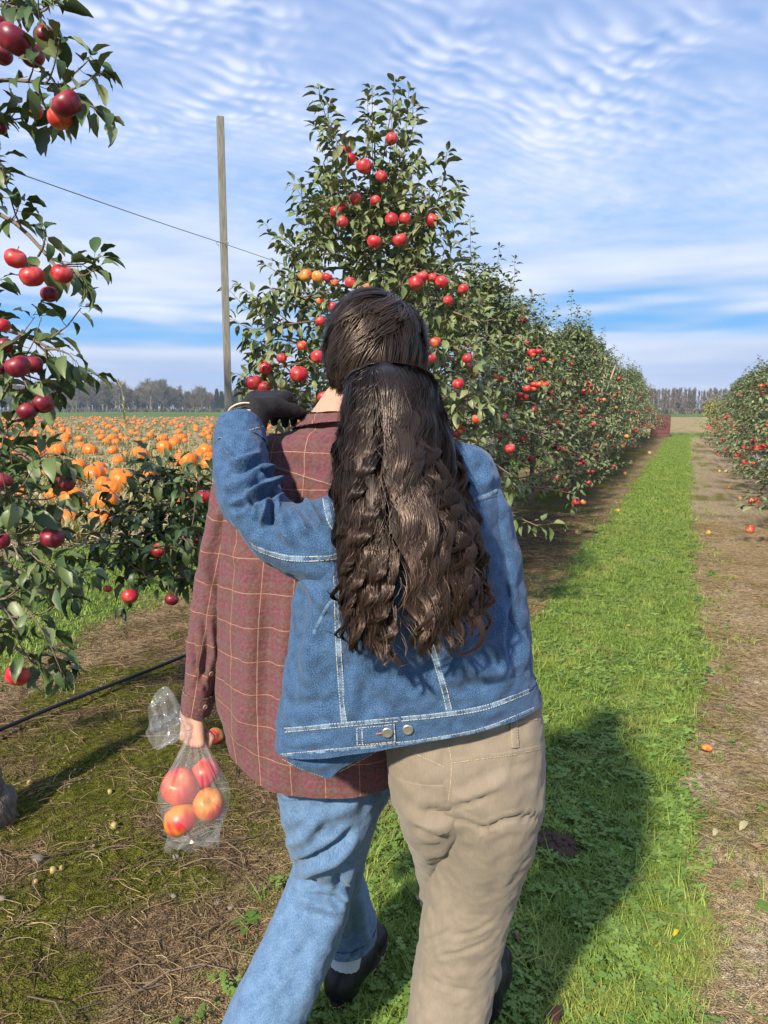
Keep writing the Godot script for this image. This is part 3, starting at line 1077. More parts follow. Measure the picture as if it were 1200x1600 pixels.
func spindle(sd: int, height: float, rows: Array, limbs: int, shoots: int, size: float, gap: float, fruit: float) -> Plan:
	var r := RandomNumberGenerator.new()
	r.seed = sd
	var p := Plan.new()
	var lead := smooth([Vector3.ZERO, Vector3(r.randf_range(-0.05, 0.05), height * 0.35, r.randf_range(-0.05, 0.05)), Vector3(r.randf_range(-0.08, 0.08), height * 0.7, r.randf_range(-0.08, 0.08)), Vector3(r.randf_range(-0.05, 0.05), height * 0.9, 0)], 12)
	var turn := r.randf() * TAU
	for i in limbs:
		var f := pow((i + r.randf()) / limbs, 0.85)
		var h := lerpf(0.34, height * 0.88, f)
		var k := clampf(h / (height * 0.9) * 12.0, 0.0, 11.99)
		var from: Vector3 = lead[int(k)].lerp(lead[int(k) + 1], k - int(k))
		turn += 2.4 + r.randf_range(-0.5, 0.5)
		var out := profile(rows, h) * r.randf_range(0.75, 1.1)
		var d := Vector3(cos(turn), 0, sin(turn))
		var sag := r.randf_range(-0.22, 0.05) * out
		limb(p, r, [from, from + d * out * 0.5 + Vector3(0, 0.10 * out, 0), from + d * out + Vector3(0, sag, 0)], 0.011, shoots, 0.14, 0.14 + 0.20 * minf(out + 0.3, 1.2), size, gap, fruit, 0.55 if h < height * 0.6 else 0.8)
	for i in 15:   # upright shoots at the top and along the shoulders
		var h := height * r.randf_range(0.5, 0.92)
		var a := r.randf() * TAU
		var d := Vector3(cos(a), 0, sin(a)) * profile(rows, h) * r.randf_range(0.2, 0.9)
		var from := Vector3(0, h, 0) + d
		var l := r.randf_range(0.35, 0.8)
		shoot(p, r, [from - d * 0.5, from + Vector3(0, l * 0.4, 0), from + d * 0.2 + Vector3(0, l, 0)], 0.005, size, gap * 0.85)
	return p

func trunk_mesh(height: float, rad: float, sd: int) -> ArrayMesh:
	var r := RandomNumberGenerator.new()
	r.seed = sd
	var t := Tri.new()
	var lead := smooth([Vector3(0, -0.05, 0), Vector3(r.randf_range(-0.03, 0.03), height * 0.3, r.randf_range(-0.03, 0.03)), Vector3(r.randf_range(-0.06, 0.06), height * 0.65, r.randf_range(-0.06, 0.06)), Vector3(0, height * 0.9, 0)], 16)
	var radii := []
	for k in 17: radii.append(rad * (1.0 - 0.85 * k / 16.0) * (1.5 if k == 0 else 1.12 if k == 1 else 1.0))
	t.tube(lead, radii, 9)
	return t.mesh()

# The leaves of a thing: the 300 that show largest are parts of their own, the others one part.
func put_leaves(o: Node3D, p: Plan, limit: int, r: RandomNumberGenerator, tone: Array) -> void:
	var order := []
	for i in p.leaves.size():
		var q := seen_at(o.transform * p.leaves[i].origin)
		var inside := q.x > -30 and q.x < 1230 and q.y > -30 and q.y < 1630
		order.append([q.z + (0.0 if inside else 100.0), i])
	order.sort_custom(func(a, b): return a[0] < b[0])
	var rest := []
	var tint := []
	for k in order.size():
		var x: Transform3D = p.leaves[order[k][1]]
		var m: int = tone[r.randi() % tone.size()]
		if k < limit:
			var l := mi("leaf", leaf_meshes[r.randi() % 5], leaf_mats[m], o)
			l.transform = x
		else:
			rest.append(x)
			tint.append(leaf_mats[m].albedo_color.srgb_to_linear() * r.randf_range(0.85, 1.15))
	if rest.size(): split_many(o, rest, tint, r)

func split_many(o: Node3D, rest: Array, tint: Array, r: RandomNumberGenerator) -> void:
	for v in 3:
		var a := []
		var b := []
		for k in range(v, rest.size(), 3):
			a.append(rest[k]); b.append(tint[k])
		many("crown", leaf_meshes[v * 2 % 5], M.leaf, a, b, o).name = "crown" if v == 0 else "crown_%03d" % v

func put_apples(o: Node3D, list: Array, r: RandomNumberGenerator, kinds: Array) -> void:
	for a in list:
		var b := mi("apple", apple_meshes[a[2] if a.size() > 2 else kinds[r.randi() % kinds.size()]], M.apple, o)
		b.transform = Transform3D(Basis.from_euler(Vector3(r.randf_range(-0.5, 0.5), r.randf() * TAU, r.randf_range(-0.5, 0.5))).scaled(Vector3.ONE * a[1]), a[0])

const TONES := [0, 0, 1, 1, 2, 2, 3, 3, 4]

func make_trees() -> void:
	var r := RandomNumberGenerator.new()
	r.seed = 400
	near_tree()
	branch_tree()
	tall_tree()
	# the long row behind the tall tree, then the row on the other side of the lane
	var rows := [[0.2, 0.85], [0.7, 1.18], [1.3, 1.05], [1.7, 0.86], [2.1, 0.62], [2.5, 0.40], [2.9, 0.22], [3.5, 0.06]]
	var plans := []
	for k in 3:
		plans.append(spindle(900 + k, 3.45, rows, 42, 9, 0.090, 0.030, 0.28))
	var far_plans := []
	for k in 2:
		far_plans.append(spindle(950 + k, 3.45, rows, 36, 7, 0.105, 0.044, 0.26))
	var words := ["second", "third", "fourth", "fifth", "sixth", "seventh", "eighth", "ninth", "tenth", "eleventh", "twelfth", "thirteenth", "fourteenth", "fifteenth", "sixteenth", "seventeenth", "eighteenth", "nineteenth", "twentieth", "twenty-first", "twenty-second", "twenty-third"]
	var shared := {}
	for i in 19:
		var z := -6.85 - 2.0 * i
		var o := thing("apple_tree", "%s apple tree of the long row, counted from the tall one behind the couple" % words[i], "apple tree", Vector3(-2.45 - 0.012 * i + r.randf_range(-0.1, 0.1), 0, z), r.randf() * TAU, "apple trees of the long row")
		var s: float = r.randf_range(0.88, 1.06) if i > 2 else [0.90, 0.97, 0.95][i]
		row_tree(o, plans[i % 3] if i < 8 else far_plans[i % 2], i % 3 if i < 8 else 3 + i % 2, s, 300 if i < 2 else 0, r, shared, 64 if i < 8 else 26)
	for i in 16:
		var z := -7.1 - 1.95 * i
		var o := thing("apple_tree", "%s apple tree of the row across the lane, counted from the viewer" % (["first"] + words)[i], "apple tree", Vector3(2.02 + r.randf_range(-0.1, 0.1), 0, z), r.randf() * TAU, "apple trees across the lane")
		var s: float = r.randf_range(0.78, 0.86)
		row_tree(o, plans[(i + 1) % 3] if i < 7 else far_plans[i % 2], (i + 1) % 3 if i < 7 else 3 + i % 2, s, 300 if i == 1 else 0, r, shared, 40 if i < 7 else 18)
	yellow_shrub(r)

func row_tree(o: Node3D, p: Plan, key: int, s: float, limit: int, r: RandomNumberGenerator, shared: Dictionary, fruit: int) -> void:
	o.scale = Vector3(1.06, s, 1.06) if o.position.x < 0.0 else Vector3(1.16, s, 1.16)
	mi("trunk", trunk_mesh(3.3, 0.045, key), M.bark, o)
	if not shared.has(key): shared[key] = [p.wood.mesh(), null]
	mi("branches", shared[key][0], M.twig, o)
	if limit > 0:
		put_leaves(o, p, limit, r, TONES)
	else:
		if shared[key][1] == null:
			var holder := Node3D.new()
			var tint := []
			for k in p.leaves.size(): tint.append(leaf_mats[TONES[r.randi() % TONES.size()]].albedo_color.srgb_to_linear() * r.randf_range(0.85, 1.15))
			split_many(holder, p.leaves, tint, r)
			shared[key][1] = []
			for c in holder.get_children(): shared[key][1].append(c.multimesh)
			holder.free()
		for v in 3:
			var c := MultiMeshInstance3D.new()
			c.name = "crown" if v == 0 else "crown_%03d" % v
			c.multimesh = shared[key][1][v]
			c.material_override = M.leaf
			c.set_meta("kind", "stuff")
			o.add_child(c, true)
	# keep the apples that hang on the outside
	var list := p.apples.duplicate()
	list.sort_custom(func(a, b): return Vector2(a[0].x, a[0].z).length() > Vector2(b[0].x, b[0].z).length())
	put_apples(o, list.slice(0, fruit), r, [1, 1, 1, 2, 0, 2, 3] if fruit > 30 else [6])
	if int(o.position.z * 7.0) % 2 == 0:
		var g := Tri.new()
		g.tube([Vector3(0, 0, 0), Vector3(0, 0.42, 0)], [0.062, 0.062], 10)
		mi("trunk_guard", g.mesh(), mat(sr(0.62, 0.62, 0.60), 0.6), o)

func local(o: Node3D, px: float, py: float, w: float) -> Vector3:
	return o.transform.affine_inverse() * W(px, py, w)

# Branches of the nearest tree of the row reach into the view from the side.
func near_tree() -> void:
	var r := RandomNumberGenerator.new()
	r.seed = 61
	var base := on_ground(-14, 1275)
	var o := thing("apple_tree", "nearest apple tree, only its dark fruiting branches reaching into view above the hose", "apple tree", base)
	var t := Tri.new()
	t.tube(smooth([Vector3(0, -0.1, 0), Vector3(0.0, 0.10, 0), Vector3(-0.02, 0.2, 0), Vector3(-0.04, 0.8, 0.03), Vector3(-0.02, 1.9, 0.02), Vector3(0.0, 3.1, 0)], 20), [0.10, 0.095, 0.085, 0.075, 0.062, 0.058, 0.056, 0.054, 0.052, 0.05, 0.048, 0.045, 0.042, 0.04, 0.037, 0.034, 0.031, 0.028, 0.025, 0.02, 0.012], 12)
	mi("trunk", t.mesh(), M.bark, o)
	var g := Tri.new()
	lump(g, Vector3(0.035, 0.06, 0.04), Vector3(0.105, 0.09, 0.10), 18, 26, 0.35, 5, Color.WHITE)
	lump(g, Vector3(0.02, 0.16, 0.05), Vector3(0.075, 0.075, 0.075), 14, 20, 0.4, 9, Color.WHITE)
	mi("graft_knob", g.mesh(), M.bark, o)
	var p := Plan.new()
	var L := func(a): return local(o, a[0], a[1], a[2])
	# limb: start, bend, end (pixel and distance), side shoots
	for b in [[[-120, 70, 2.6], [-30, 10, 2.3], [62, 22, 2.15], 7], [[-120, 60, 2.6], [-40, -30, 2.3], [45, -25, 2.2], 5], [[-130, 190, 2.6], [-20, 130, 2.25], [82, 132, 2.05], 9], [[-120, 230, 2.5], [-60, 190, 2.2], [-5, 180, 2.1], 6],
			[[-130, 330, 2.6], [-60, 290, 2.3], [-8, 292, 2.15], 4], [[-120, 340, 2.6], [0, 335, 2.25], [95, 425, 2.05], 8], [[-120, 480, 2.6], [-50, 440, 2.3], [-25, 450, 2.2], 4],
			[[-110, 560, 2.6], [-10, 515, 2.3], [82, 545, 2.05], 9], [[-110, 600, 2.6], [-10, 560, 2.2], [52, 610, 2.1], 8], [[-110, 660, 2.6], [-20, 640, 2.25], [15, 600, 2.1], 6],
			[[-90, 760, 2.65], [0, 700, 2.3], [66, 730, 2.1], 9], [[-90, 800, 2.6], [0, 770, 2.2], [70, 800, 2.05], 9], [[-90, 860, 2.6], [-10, 840, 2.2], [45, 860, 2.0], 9], [[-90, 900, 2.6], [0, 880, 2.3], [62, 920, 2.1], 8],
			[[-90, 930, 2.6], [-20, 930, 2.1], [30, 985, 1.98], 9], [[-90, 960, 2.6], [-10, 990, 2.2], [62, 1040, 2.05], 7], [[-90, 820, 2.6], [-20, 760, 2.1], [20, 790, 1.95], 7]]:
		limb(p, r, [L.call(b[0]), L.call(b[1]), L.call(b[2])], 0.010, b[3], 0.10, 0.19, 0.082, 0.026, 0.0, 0.45, 0.12)
	# the far and outer sides of the crown
	for k in 20:
		var h := lerpf(0.75, 3.0, (k + 0.5) / 20.0)
		var a := PI * (0.55 + 0.9 * fposmod(k * 0.618, 1.0))
		var d := yaw_basis * Vector3(cos(a), 0, -sin(a) * 0.9 + 0.1) * r.randf_range(0.55, 0.85) * (1.1 - h * 0.2)
		limb(p, r, [Vector3(-0.03, h, 0.02), Vector3(-0.03, h + 0.08, 0.02) + d * 0.5, Vector3(-0.03, h, 0.02) + d], 0.010, 7, 0.10, 0.22, 0.085, 0.032, 0.35, 0.55, 0.1)
	# single shoots that stand clear of the mass
	for b in [[[85, 140, 2.05], [122, 110, 2.03], [140, 92, 2.02]], [[90, 145, 2.05], [135, 160, 2.02], [168, 185, 2.0]], [[82, 140, 2.05], [120, 140, 2.0], [152, 112, 2.0]], [[70, 545, 2.05], [100, 548, 2.0], [118, 565, 2.0]], [[60, 20, 2.15], [78, 10, 2.1], [84, -20, 2.1]], [[85, 415, 2.05], [110, 420, 2.0], [130, 440, 2.0]], [[60, 400, 2.1], [70, 380, 2.05], [68, 362, 2.05]],
			[[40, 950, 2.0], [70, 990, 1.98], [100, 1060, 1.98]], [[50, 880, 2.05], [85, 890, 2.0], [112, 930, 2.0]], [[55, 720, 2.1], [84, 705, 2.0], [104, 725, 2.0]]]:
		shoot(p, r, [L.call(b[0]), L.call(b[1]), L.call(b[2])], 0.004, 0.078, 0.022)
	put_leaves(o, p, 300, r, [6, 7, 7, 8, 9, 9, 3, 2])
	mi("branches", p.wood.mesh(), M.twig, o)
	var list := []
	for a in [[22, 62, 24, 2.02, 0], [70, 58, 16, 2.15, 0], [51, 87, 17, 2.1, 0], [0, 40, 15, 2.2, 0], [3, 86, 15, 2.15, 0], [105, 163, 21, 1.97, 0], [94, 184, 18, 2.03, 2], [54, 173, 12, 2.2, 2], [0, 200, 10, 2.2, 0],
			[24, 404, 16, 2.0, 1], [50, 432, 18, 1.97, 1], [97, 428, 16, 1.98, 1], [77, 460, 13, 2.05, 0], [4, 508, 12, 2.1, 1], [8, 540, 12, 2.1, 0], [28, 573, 19, 2.0, 0], [50, 569, 16, 2.08, 0], [68, 631, 16, 2.03, 0], [42, 643, 15, 2.0, 0],
			[3, 752, 16, 1.95, 0], [102, 755, 15, 2.02, 0], [82, 840, 19, 2.0, 0], [76, 824, 14, 2.1, 0], [2, 846, 14, 1.95, 0], [27, 1055, 20, 1.95, 1], [6, 575, 12, 2.15, 0]]:
		list.append([local(o, a[0], a[1], a[3]), a[2] * 2.0 * a[3] / F, a[4]])
	put_apples(o, list + p.apples, r, [0])

# A small tree beside the post: its low leafy boughs show on the far side of the plaid shirt.
func branch_tree() -> void:
	var r := RandomNumberGenerator.new()
	r.seed = 72
	var base := on_ground(345, 1075)
	var o := thing("apple_tree", "low young apple tree at the foot of the wooden post, leaning towards the hose", "apple tree", base)
	var t := Tri.new()
	t.tube(smooth([Vector3(0, -0.05, 0), Vector3(0.0, 0.4, 0), local(o, 335, 890, 3.7), local(o, 325, 790, 3.6)], 8), [0.04, 0.034, 0.03, 0.027, 0.024, 0.021, 0.018, 0.014, 0.01], 8)
	mi("trunk", t.mesh(), M.bark, o)
	var p := Plan.new()
	var L := func(a): return local(o, a[0], a[1], a[2])
	for b in [[[335, 880, 3.7], [260, 850, 3.5], [165, 850, 3.4], 11], [[335, 870, 3.7], [270, 800, 3.6], [190, 800, 3.5], 11], [[332, 860, 3.7], [300, 780, 3.6], [250, 745, 3.5], 9], [[335, 900, 3.7], [280, 890, 3.5], [215, 905, 3.35], 10],
			[[335, 850, 3.7], [320, 780, 3.7], [305, 745, 3.6], 8], [[335, 900, 3.7], [300, 900, 3.4], [265, 905, 3.3], 8], [[335, 880, 3.7], [290, 840, 3.6], [230, 830, 3.5], 10], [[335, 880, 3.8], [370, 830, 3.8], [420, 800, 3.8], 8], [[335, 880, 3.8], [390, 880, 3.8], [430, 890, 3.8], 8], [[332, 850, 3.7], [340, 800, 3.8], [370, 760, 3.8], 7],
			[[335, 880, 3.7], [240, 870, 3.6], [140, 870, 3.5], 8], [[335, 870, 3.7], [300, 830, 3.3], [280, 850, 3.2], 8]]:
		limb(p, r, [L.call(b[0]), L.call(b[1]), L.call(b[2])], 0.010, b[3], 0.10, 0.24, 0.085, 0.027, 0.0, 0.5, 0.2)
	for b in [[[170, 850, 3.4], [140, 850, 3.4], [115, 868, 3.4]], [[260, 770, 3.5], [255, 745, 3.5], [262, 722, 3.5]], [[200, 905, 3.35], [200, 925, 3.3], [195, 948, 3.3]], [[200, 810, 3.5], [160, 800, 3.5], [135, 800, 3.5]]]:
		shoot(p, r, [L.call(b[0]), L.call(b[1]), L.call(b[2])], 0.004, 0.08, 0.026)
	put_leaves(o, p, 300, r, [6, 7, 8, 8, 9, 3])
	mi("branches", p.wood.mesh(), M.twig, o)
	var list := []
	for a in [[247, 860, 12, 3.25, 1], [263, 858, 10, 3.35, 1], [203, 932, 13, 3.2, 1], [268, 937, 11, 3.2, 0], [318, 776, 12, 3.4, 1], [168, 920, 7, 3.3, 2], [298, 838, 6, 3.5, 2], [312, 845, 9, 3.5, 1]]:
		list.append([local(o, a[0], a[1], a[3]), a[2] * 2.0 * a[3] / F, a[4]])
	put_apples(o, list, r, [1])

func tall_tree() -> void:
	var r := RandomNumberGenerator.new()
	r.seed = 83
	var base := Vector3(-2.1, 0, -4.95)
	var o := thing("apple_tree", "tallest apple tree, standing right behind the couple's heads against the sky", "apple tree", base)
	mi("trunk", trunk_mesh(3.5, 0.05, 7), M.bark, o)
	var rows := [[0.3, 0.8], [0.8, 1.1], [1.5, 1.0], [1.85, 0.86], [2.2, 0.66], [2.6, 0.50], [3.0, 0.36], [3.4, 0.16], [3.6, 0.1]]
	var p := spindle(1201, 3.3, rows, 40, 8, 0.094, 0.029, 0.0)
	var L := func(a): return local(o, a[0], a[1], a[2])
	for b in [[[560, 330, 5.3], [525, 240, 5.2], [498, 140, 5.1]], [[560, 330, 5.3], [520, 230, 5.2], [512, 165, 5.1]], [[590, 300, 5.3], [605, 210, 5.2], [618, 132, 5.1]], [[590, 300, 5.3], [640, 220, 5.2], [645, 170, 5.1]], [[640, 400, 5.2], [685, 310, 5.1], [698, 240, 5.1]], [[650, 400, 5.2], [700, 320, 5.1], [716, 288, 5.0]], [[520, 400, 5.2], [480, 340, 5.1], [470, 290, 5.0]],
			[[510, 440, 5.2], [462, 390, 5.0], [438, 372, 4.9]], [[490, 490, 5.1], [440, 470, 4.9], [408, 478, 4.8]], [[480, 540, 5.0], [430, 530, 4.8], [400, 552, 4.7]], [[480, 470, 5.0], [430, 450, 4.9], [420, 462, 4.8]], [[540, 300, 5.3], [520, 280, 5.1], [500, 262, 5.0]], [[600, 290, 5.3], [640, 260, 5.1], [655, 250, 5.0]], [[585, 260, 5.3], [585, 210, 5.2], [575, 185, 5.1]], [[470, 620, 4.9], [420, 590, 4.7], [385, 610, 4.6]], [[470, 600, 4.9], [420, 545, 4.7], [392, 530, 4.6]]]:
		shoot(p, r, [L.call(b[0]), L.call(b[1]), L.call(b[2])], 0.006, 0.092, 0.021)
	for b in [[[580, 420, 5.3], [500, 420, 5.0], [450, 440, 4.8], 8], [[590, 480, 5.3], [500, 500, 4.9], [420, 510, 4.7], 9], [[590, 540, 5.3], [500, 560, 4.9], [410, 580, 4.5], 9], [[590, 600, 5.3], [480, 600, 4.8], [400, 640, 4.4], 9], [[600, 420, 5.3], [650, 420, 5.0], [690, 430, 4.7], 8], [[600, 380, 5.3], [640, 360, 5.0], [675, 350, 4.8], 8], [[580, 340, 5.3], [540, 330, 5.0], [520, 340, 4.8], 8],
			[[600, 480, 5.3], [680, 480, 4.9], [740, 500, 4.6], 9], [[600, 560, 5.3], [690, 540, 4.8], [740, 560, 4.5], 9], [[600, 640, 5.3], [700, 620, 4.7], [750, 640, 4.4], 9], [[590, 640, 5.3], [470, 650, 4.7], [420, 640, 4.4], 8], [[580, 280, 5.3], [560, 250, 5.0], [545, 240, 4.9], 7]]:
		limb(p, r, [L.call(b[0]), L.call(b[1]), L.call(b[2])], 0.012, b[3], 0.12, 0.26, 0.092, 0.026, 0.0, 0.6, 0.3)
	put_leaves(o, p, 300, r, [0, 1, 1, 2, 2, 3, 4])
	mi("branches", p.wood.mesh(), M.twig, o)
	var list := []
	for a in [[538, 237, 11], [547, 248, 9], [569, 260, 12], [596, 276, 9], [612, 217, 9], [555, 311, 9], [535, 347, 9], [525, 331, 9], [535, 322, 7], [612, 343, 10], [633, 342, 9], [676, 344, 11], [585, 378, 11], [625, 375, 11], [587, 314, 8], [478, 431, 10, 3], [497, 433, 10, 3], [511, 433, 7], [549, 442, 10], [572, 452, 10, 3], [650, 442, 11], [660, 432, 9], [690, 441, 10], [676, 434, 7],
			[501, 502, 8], [497, 558, 11], [467, 585, 14], [414, 574, 11], [396, 598, 13], [413, 606, 11], [520, 480, 8], [500, 470, 7, 2], [472, 540, 8, 2], [680, 535, 9, 2], [674, 560, 8], [523, 442, 6, 2], [724, 452, 8], [700, 470, 8], [441, 600, 8, 3], [716, 600, 9], [745, 655, 8, 2], [730, 560, 8], [797, 701, 8], [690, 650, 8], [505, 620, 9], [440, 560, 8]]:
		var w: float = 4.45 if a[1] > 480 else 4.55 + (480 - a[1]) * 0.0016
		list.append([local(o, a[0], a[1], w), a[2] * 2.05 * w / F, a[3] if a.size() > 3 else 1])
	put_apples(o, list, r, [1])

func yellow_shrub(r: RandomNumberGenerator) -> void:
	var o := thing("shrub", "yellow leaved bush at the far end of the row across the lane", "shrub", Vector3(1.15, 0, -39.5))
	var p := spindle(77, 1.9, [[0.3, 0.5], [1.0, 0.75], [1.8, 0.5], [2.3, 0.1]], 24, 6, 0.12, 0.06, 0.0)
	mi("stem", trunk_mesh(2.0, 0.03, 3), M.bark, o)
	mi("branches", p.wood.mesh(), M.twig, o)
	var tint := []
	for k in p.leaves.size(): tint.append(Color(0.36, 0.36, 0.06) * r.randf_range(0.7, 1.2))
	split_many(o, p.leaves, tint, r)

# ---------------------------------------------------------------- things in the orchard
func wood_mat(c: Color) -> StandardMaterial3D:
	var m := mat(Color.WHITE, 0.85)
	m.albedo_texture = ramp_tex(0.035, [[0.0, (c * 0.6).linear_to_srgb()], [0.5, c.linear_to_srgb()], [1.0, (c * 1.35).linear_to_srgb()]], 256, 4, 5)
	m.uv1_triplanar = true
	m.uv1_scale = Vector3(14, 0.9, 14)
	m.heightmap_enabled = true
	m.heightmap_texture = m.albedo_texture
	m.heightmap_scale = 0.15
	return m

func make_things() -> void:
	var r := RandomNumberGenerator.new()
	r.seed = 55
	# post of the trellis, a squared stake, and the wire that it carries
	var foot := on_ground(369, 1050)
	var w := -(foot * yaw_basis).z
	var top := W(353, 183, w)
	var post := thing("wooden_post", "tall grey squared wooden post standing alone against the sky", "post", foot, YAW)
	var t := Tri.new()
	var a := 0.0185
	var h := top.y
	for s in 4:
		var d := Vector3([1, 0, -1, 0][s], 0, [0, 1, 0, -1][s])
		var e := Vector3(-d.z, 0, d.x)
		t.flat(d * a - e * a * 0.86, d * a + e * a * 0.86, d * a + e * a * 0.86 + Vector3(0, h, 0), d * a - e * a * 0.86 + Vector3(0, h, 0), d)
		var f := e + d
		t.flat(d * a + e * a * 0.86, e * a + d * a * 0.86, e * a + d * a * 0.86 + Vector3(0, h, 0), d * a + e * a * 0.86 + Vector3(0, h, 0), f)
		t.flat(Vector3(0, h + 0.004, 0), d * a - e * a * 0.86 + Vector3(0, h, 0), d * a + e * a * 0.86 + Vector3(0, h, 0), Vector3(0, h + 0.004, 0), Vector3.UP)
	var pm := mi("shaft", t.mesh(), wood_mat(Color(0.20, 0.195, 0.17)), post)
	pm.rotation.y = 0.35
	var st := Tri.new()
	var hook: Vector3 = post.transform.affine_inverse() * W(352, 382, w)
	for s in [-1.0, 1.0]:
		st.tube(smooth([Vector3(0.019 * s, hook.y + 0.012, 0.028), Vector3(0.034 * s, hook.y, 0.036), Vector3(0.019 * s, hook.y - 0.012, 0.028)], 6), [0.002, 0.002, 0.002, 0.002, 0.002, 0.002, 0.002], 5)
	mi("staple", st.mesh(), mat(sr(0.25, 0.25, 0.25), 0.45), post)
	var wire := Tri.new()
	var at := W(352, 383, w) + yaw_basis * Vector3(0, 0, 0.035)
	var p0 := W(4, 262, 2.45)
	var dir := (at - p0)
	var path := []
	for k in 13:
		var s := -0.6 + 2.6 * k / 12.0
		path.append(p0 + dir * s + Vector3(0, -0.004 * sin(PI * clampf(s, 0, 1)), 0))
	var rad := []
	for k in 13: rad.append(0.0019)
	wire.tube(path, rad, 5)
	var wi := mi("trellis_wire", wire.mesh(), mat(sr(0.13, 0.13, 0.14), 0.5))
	tag(wi, "thin dark trellis wire sloping across the sky to the wooden post", "wire")
	# black irrigation hose lying over the soil
	var hose := Tri.new()
	var hp := []
	for q in [[-190, 1215, 0.10], [-60, 1165, 0.07], [0, 1140, 0.05], [100, 1098, 0.045], [200, 1060, 0.045], [290, 1024, 0.05], [380, 985, 0.05], [470, 950, 0.05]]:
		var y: float = (800.0 - q[1]) / F
		var u := y * cp - sp
		hp.append(W(q[0], q[1], (q[2] - EYE) / u * (cp + y * sp)))
	hp = smooth(hp, 30)
	rad = []
	for k in 31: rad.append(0.0105)
	hose.tube(hp, rad, 10)
	var hm := mat(sr(0.012, 0.013, 0.018), 0.38)
	tag(mi("irrigation_hose", hose.mesh(), hm), "black irrigation hose running low over the mossy soil", "hose")
	# red bin at the end of the row
	fruit_bin(on_ground(1031, 682))
	# bamboo stakes that show in the row
	for q in [[728, 500, 727, 445, 8.0, "pale stake rising from the second tree of the row between its apples"], [875, 470, 893, 360, 14.0, "thin pale pole leaning out of the leaves further along the row"], [948, 600, 962, 570, 17.0, "short pale pole leaning between the far trees of the row"], [943, 590, 948, 560, 17.4, "short upright pale pole beside the leaning one in the far row"]]:
		if q[4] == 14.0: continue
		var s := Tri.new()
		s.tube([W(q[0] - 1.0, q[1] + 12.0, q[4]), W(q[2], q[3], q[4] - 0.12)], [0.020, 0.018], 6)
		tag(mi("wooden_stake", s.mesh(), mat(sr(0.42, 0.38, 0.26), 0.8)), q[5], "stake")
	# windfalls
	for q in [[337, 1163, 14, 2, "bruised red windfall on the dark soil between the bag and the plaid shirt"], [903, 837, 5, 7, "pale windfall under the long row next to the denim shoulder"], [1172, 833, 7, 2, "red windfall just under the row across the lane"], [1174, 787, 5, 2, "red windfall of a touching pair under the row across the lane"], [1183, 786, 5, 2, "orange windfall of a touching pair under the row across the lane"], [1156, 782, 4, 7, "yellow windfall beside the red pair under the row across the lane"],
			[1124, 739, 3, 7, "far yellow windfall of a close pair beside the straw strip"], [1134, 739, 3, 7, "second far yellow windfall of a close pair beside the straw strip"], [1140, 764, 3, 3, "small orange windfall below the far yellow pair"], [953, 731, 4, 7, "pale windfall in the shade by the white trunk guards"], [977, 742, 3, 3, "reddish windfall further along the shaded soil"], [1015, 710, 3, 7, "tiny pale windfall at the shaded soil near the red bin"], [877, 770, 4, 2, "dull red windfall in the shade under the long row"],
			[466, 0, 0, 0, ""], [83, 1362, 7, 7, "yellow crab apple lying by the tree's knobbly base, one of two"], [96, 1357, 5, 7, "smaller yellow crab apple touching the other one"], [179, 1294, 7, 7, "single yellow green crab apple on the moss below the hose"], [56, 1379, 5, 7, "greenish crab apple nearest to the lower edge of the moss"], [172, 1238, 5, 7, "pale green crab apple on the moss between knob and bag"], [47, 1227, 5, 7, "small green crab apple just beside the knobbly tree base"],
			[966, 799, 3, 3, "small orange windfall on the brown edge of the lane"], [1107, 835, 4, 3, "orange windfall at the lane's straw edge"]]:
		if q[2] == 0: continue
		var g: Vector3 = on_ground(q[0], q[1])
		var fw := -(g * yaw_basis).z
		var size: float = q[2] * 2.0 * fw / F
		var ap := mi("fallen_apple", apple_meshes[q[3]], M.apple)
		ap.transform = Transform3D(Basis.from_euler(Vector3(r.randf_range(0.6, 2.2), r.randf() * TAU, 0)).scaled(Vector3.ONE * size), g + Vector3(0, ground_height(g.x, g.z) + size * 0.38, 0))
		tag(ap, q[4], "apple", "windfall apples")
	# half eaten apple and fallen leaves on the straw
	var bit := mi("fallen_apple", apple_meshes[5], M.apple)
	var bg := on_ground(1104, 1172)
	bit.transform = Transform3D(Basis.from_euler(Vector3(1.2, 0.4, 0)).scaled(Vector3(0.05, 0.03, 0.045)), bg + Vector3(0, 0.012, 0))
	tag(bit, "squashed yellow and red piece of apple on the dry straw beside the lane", "apple", "windfall apples")
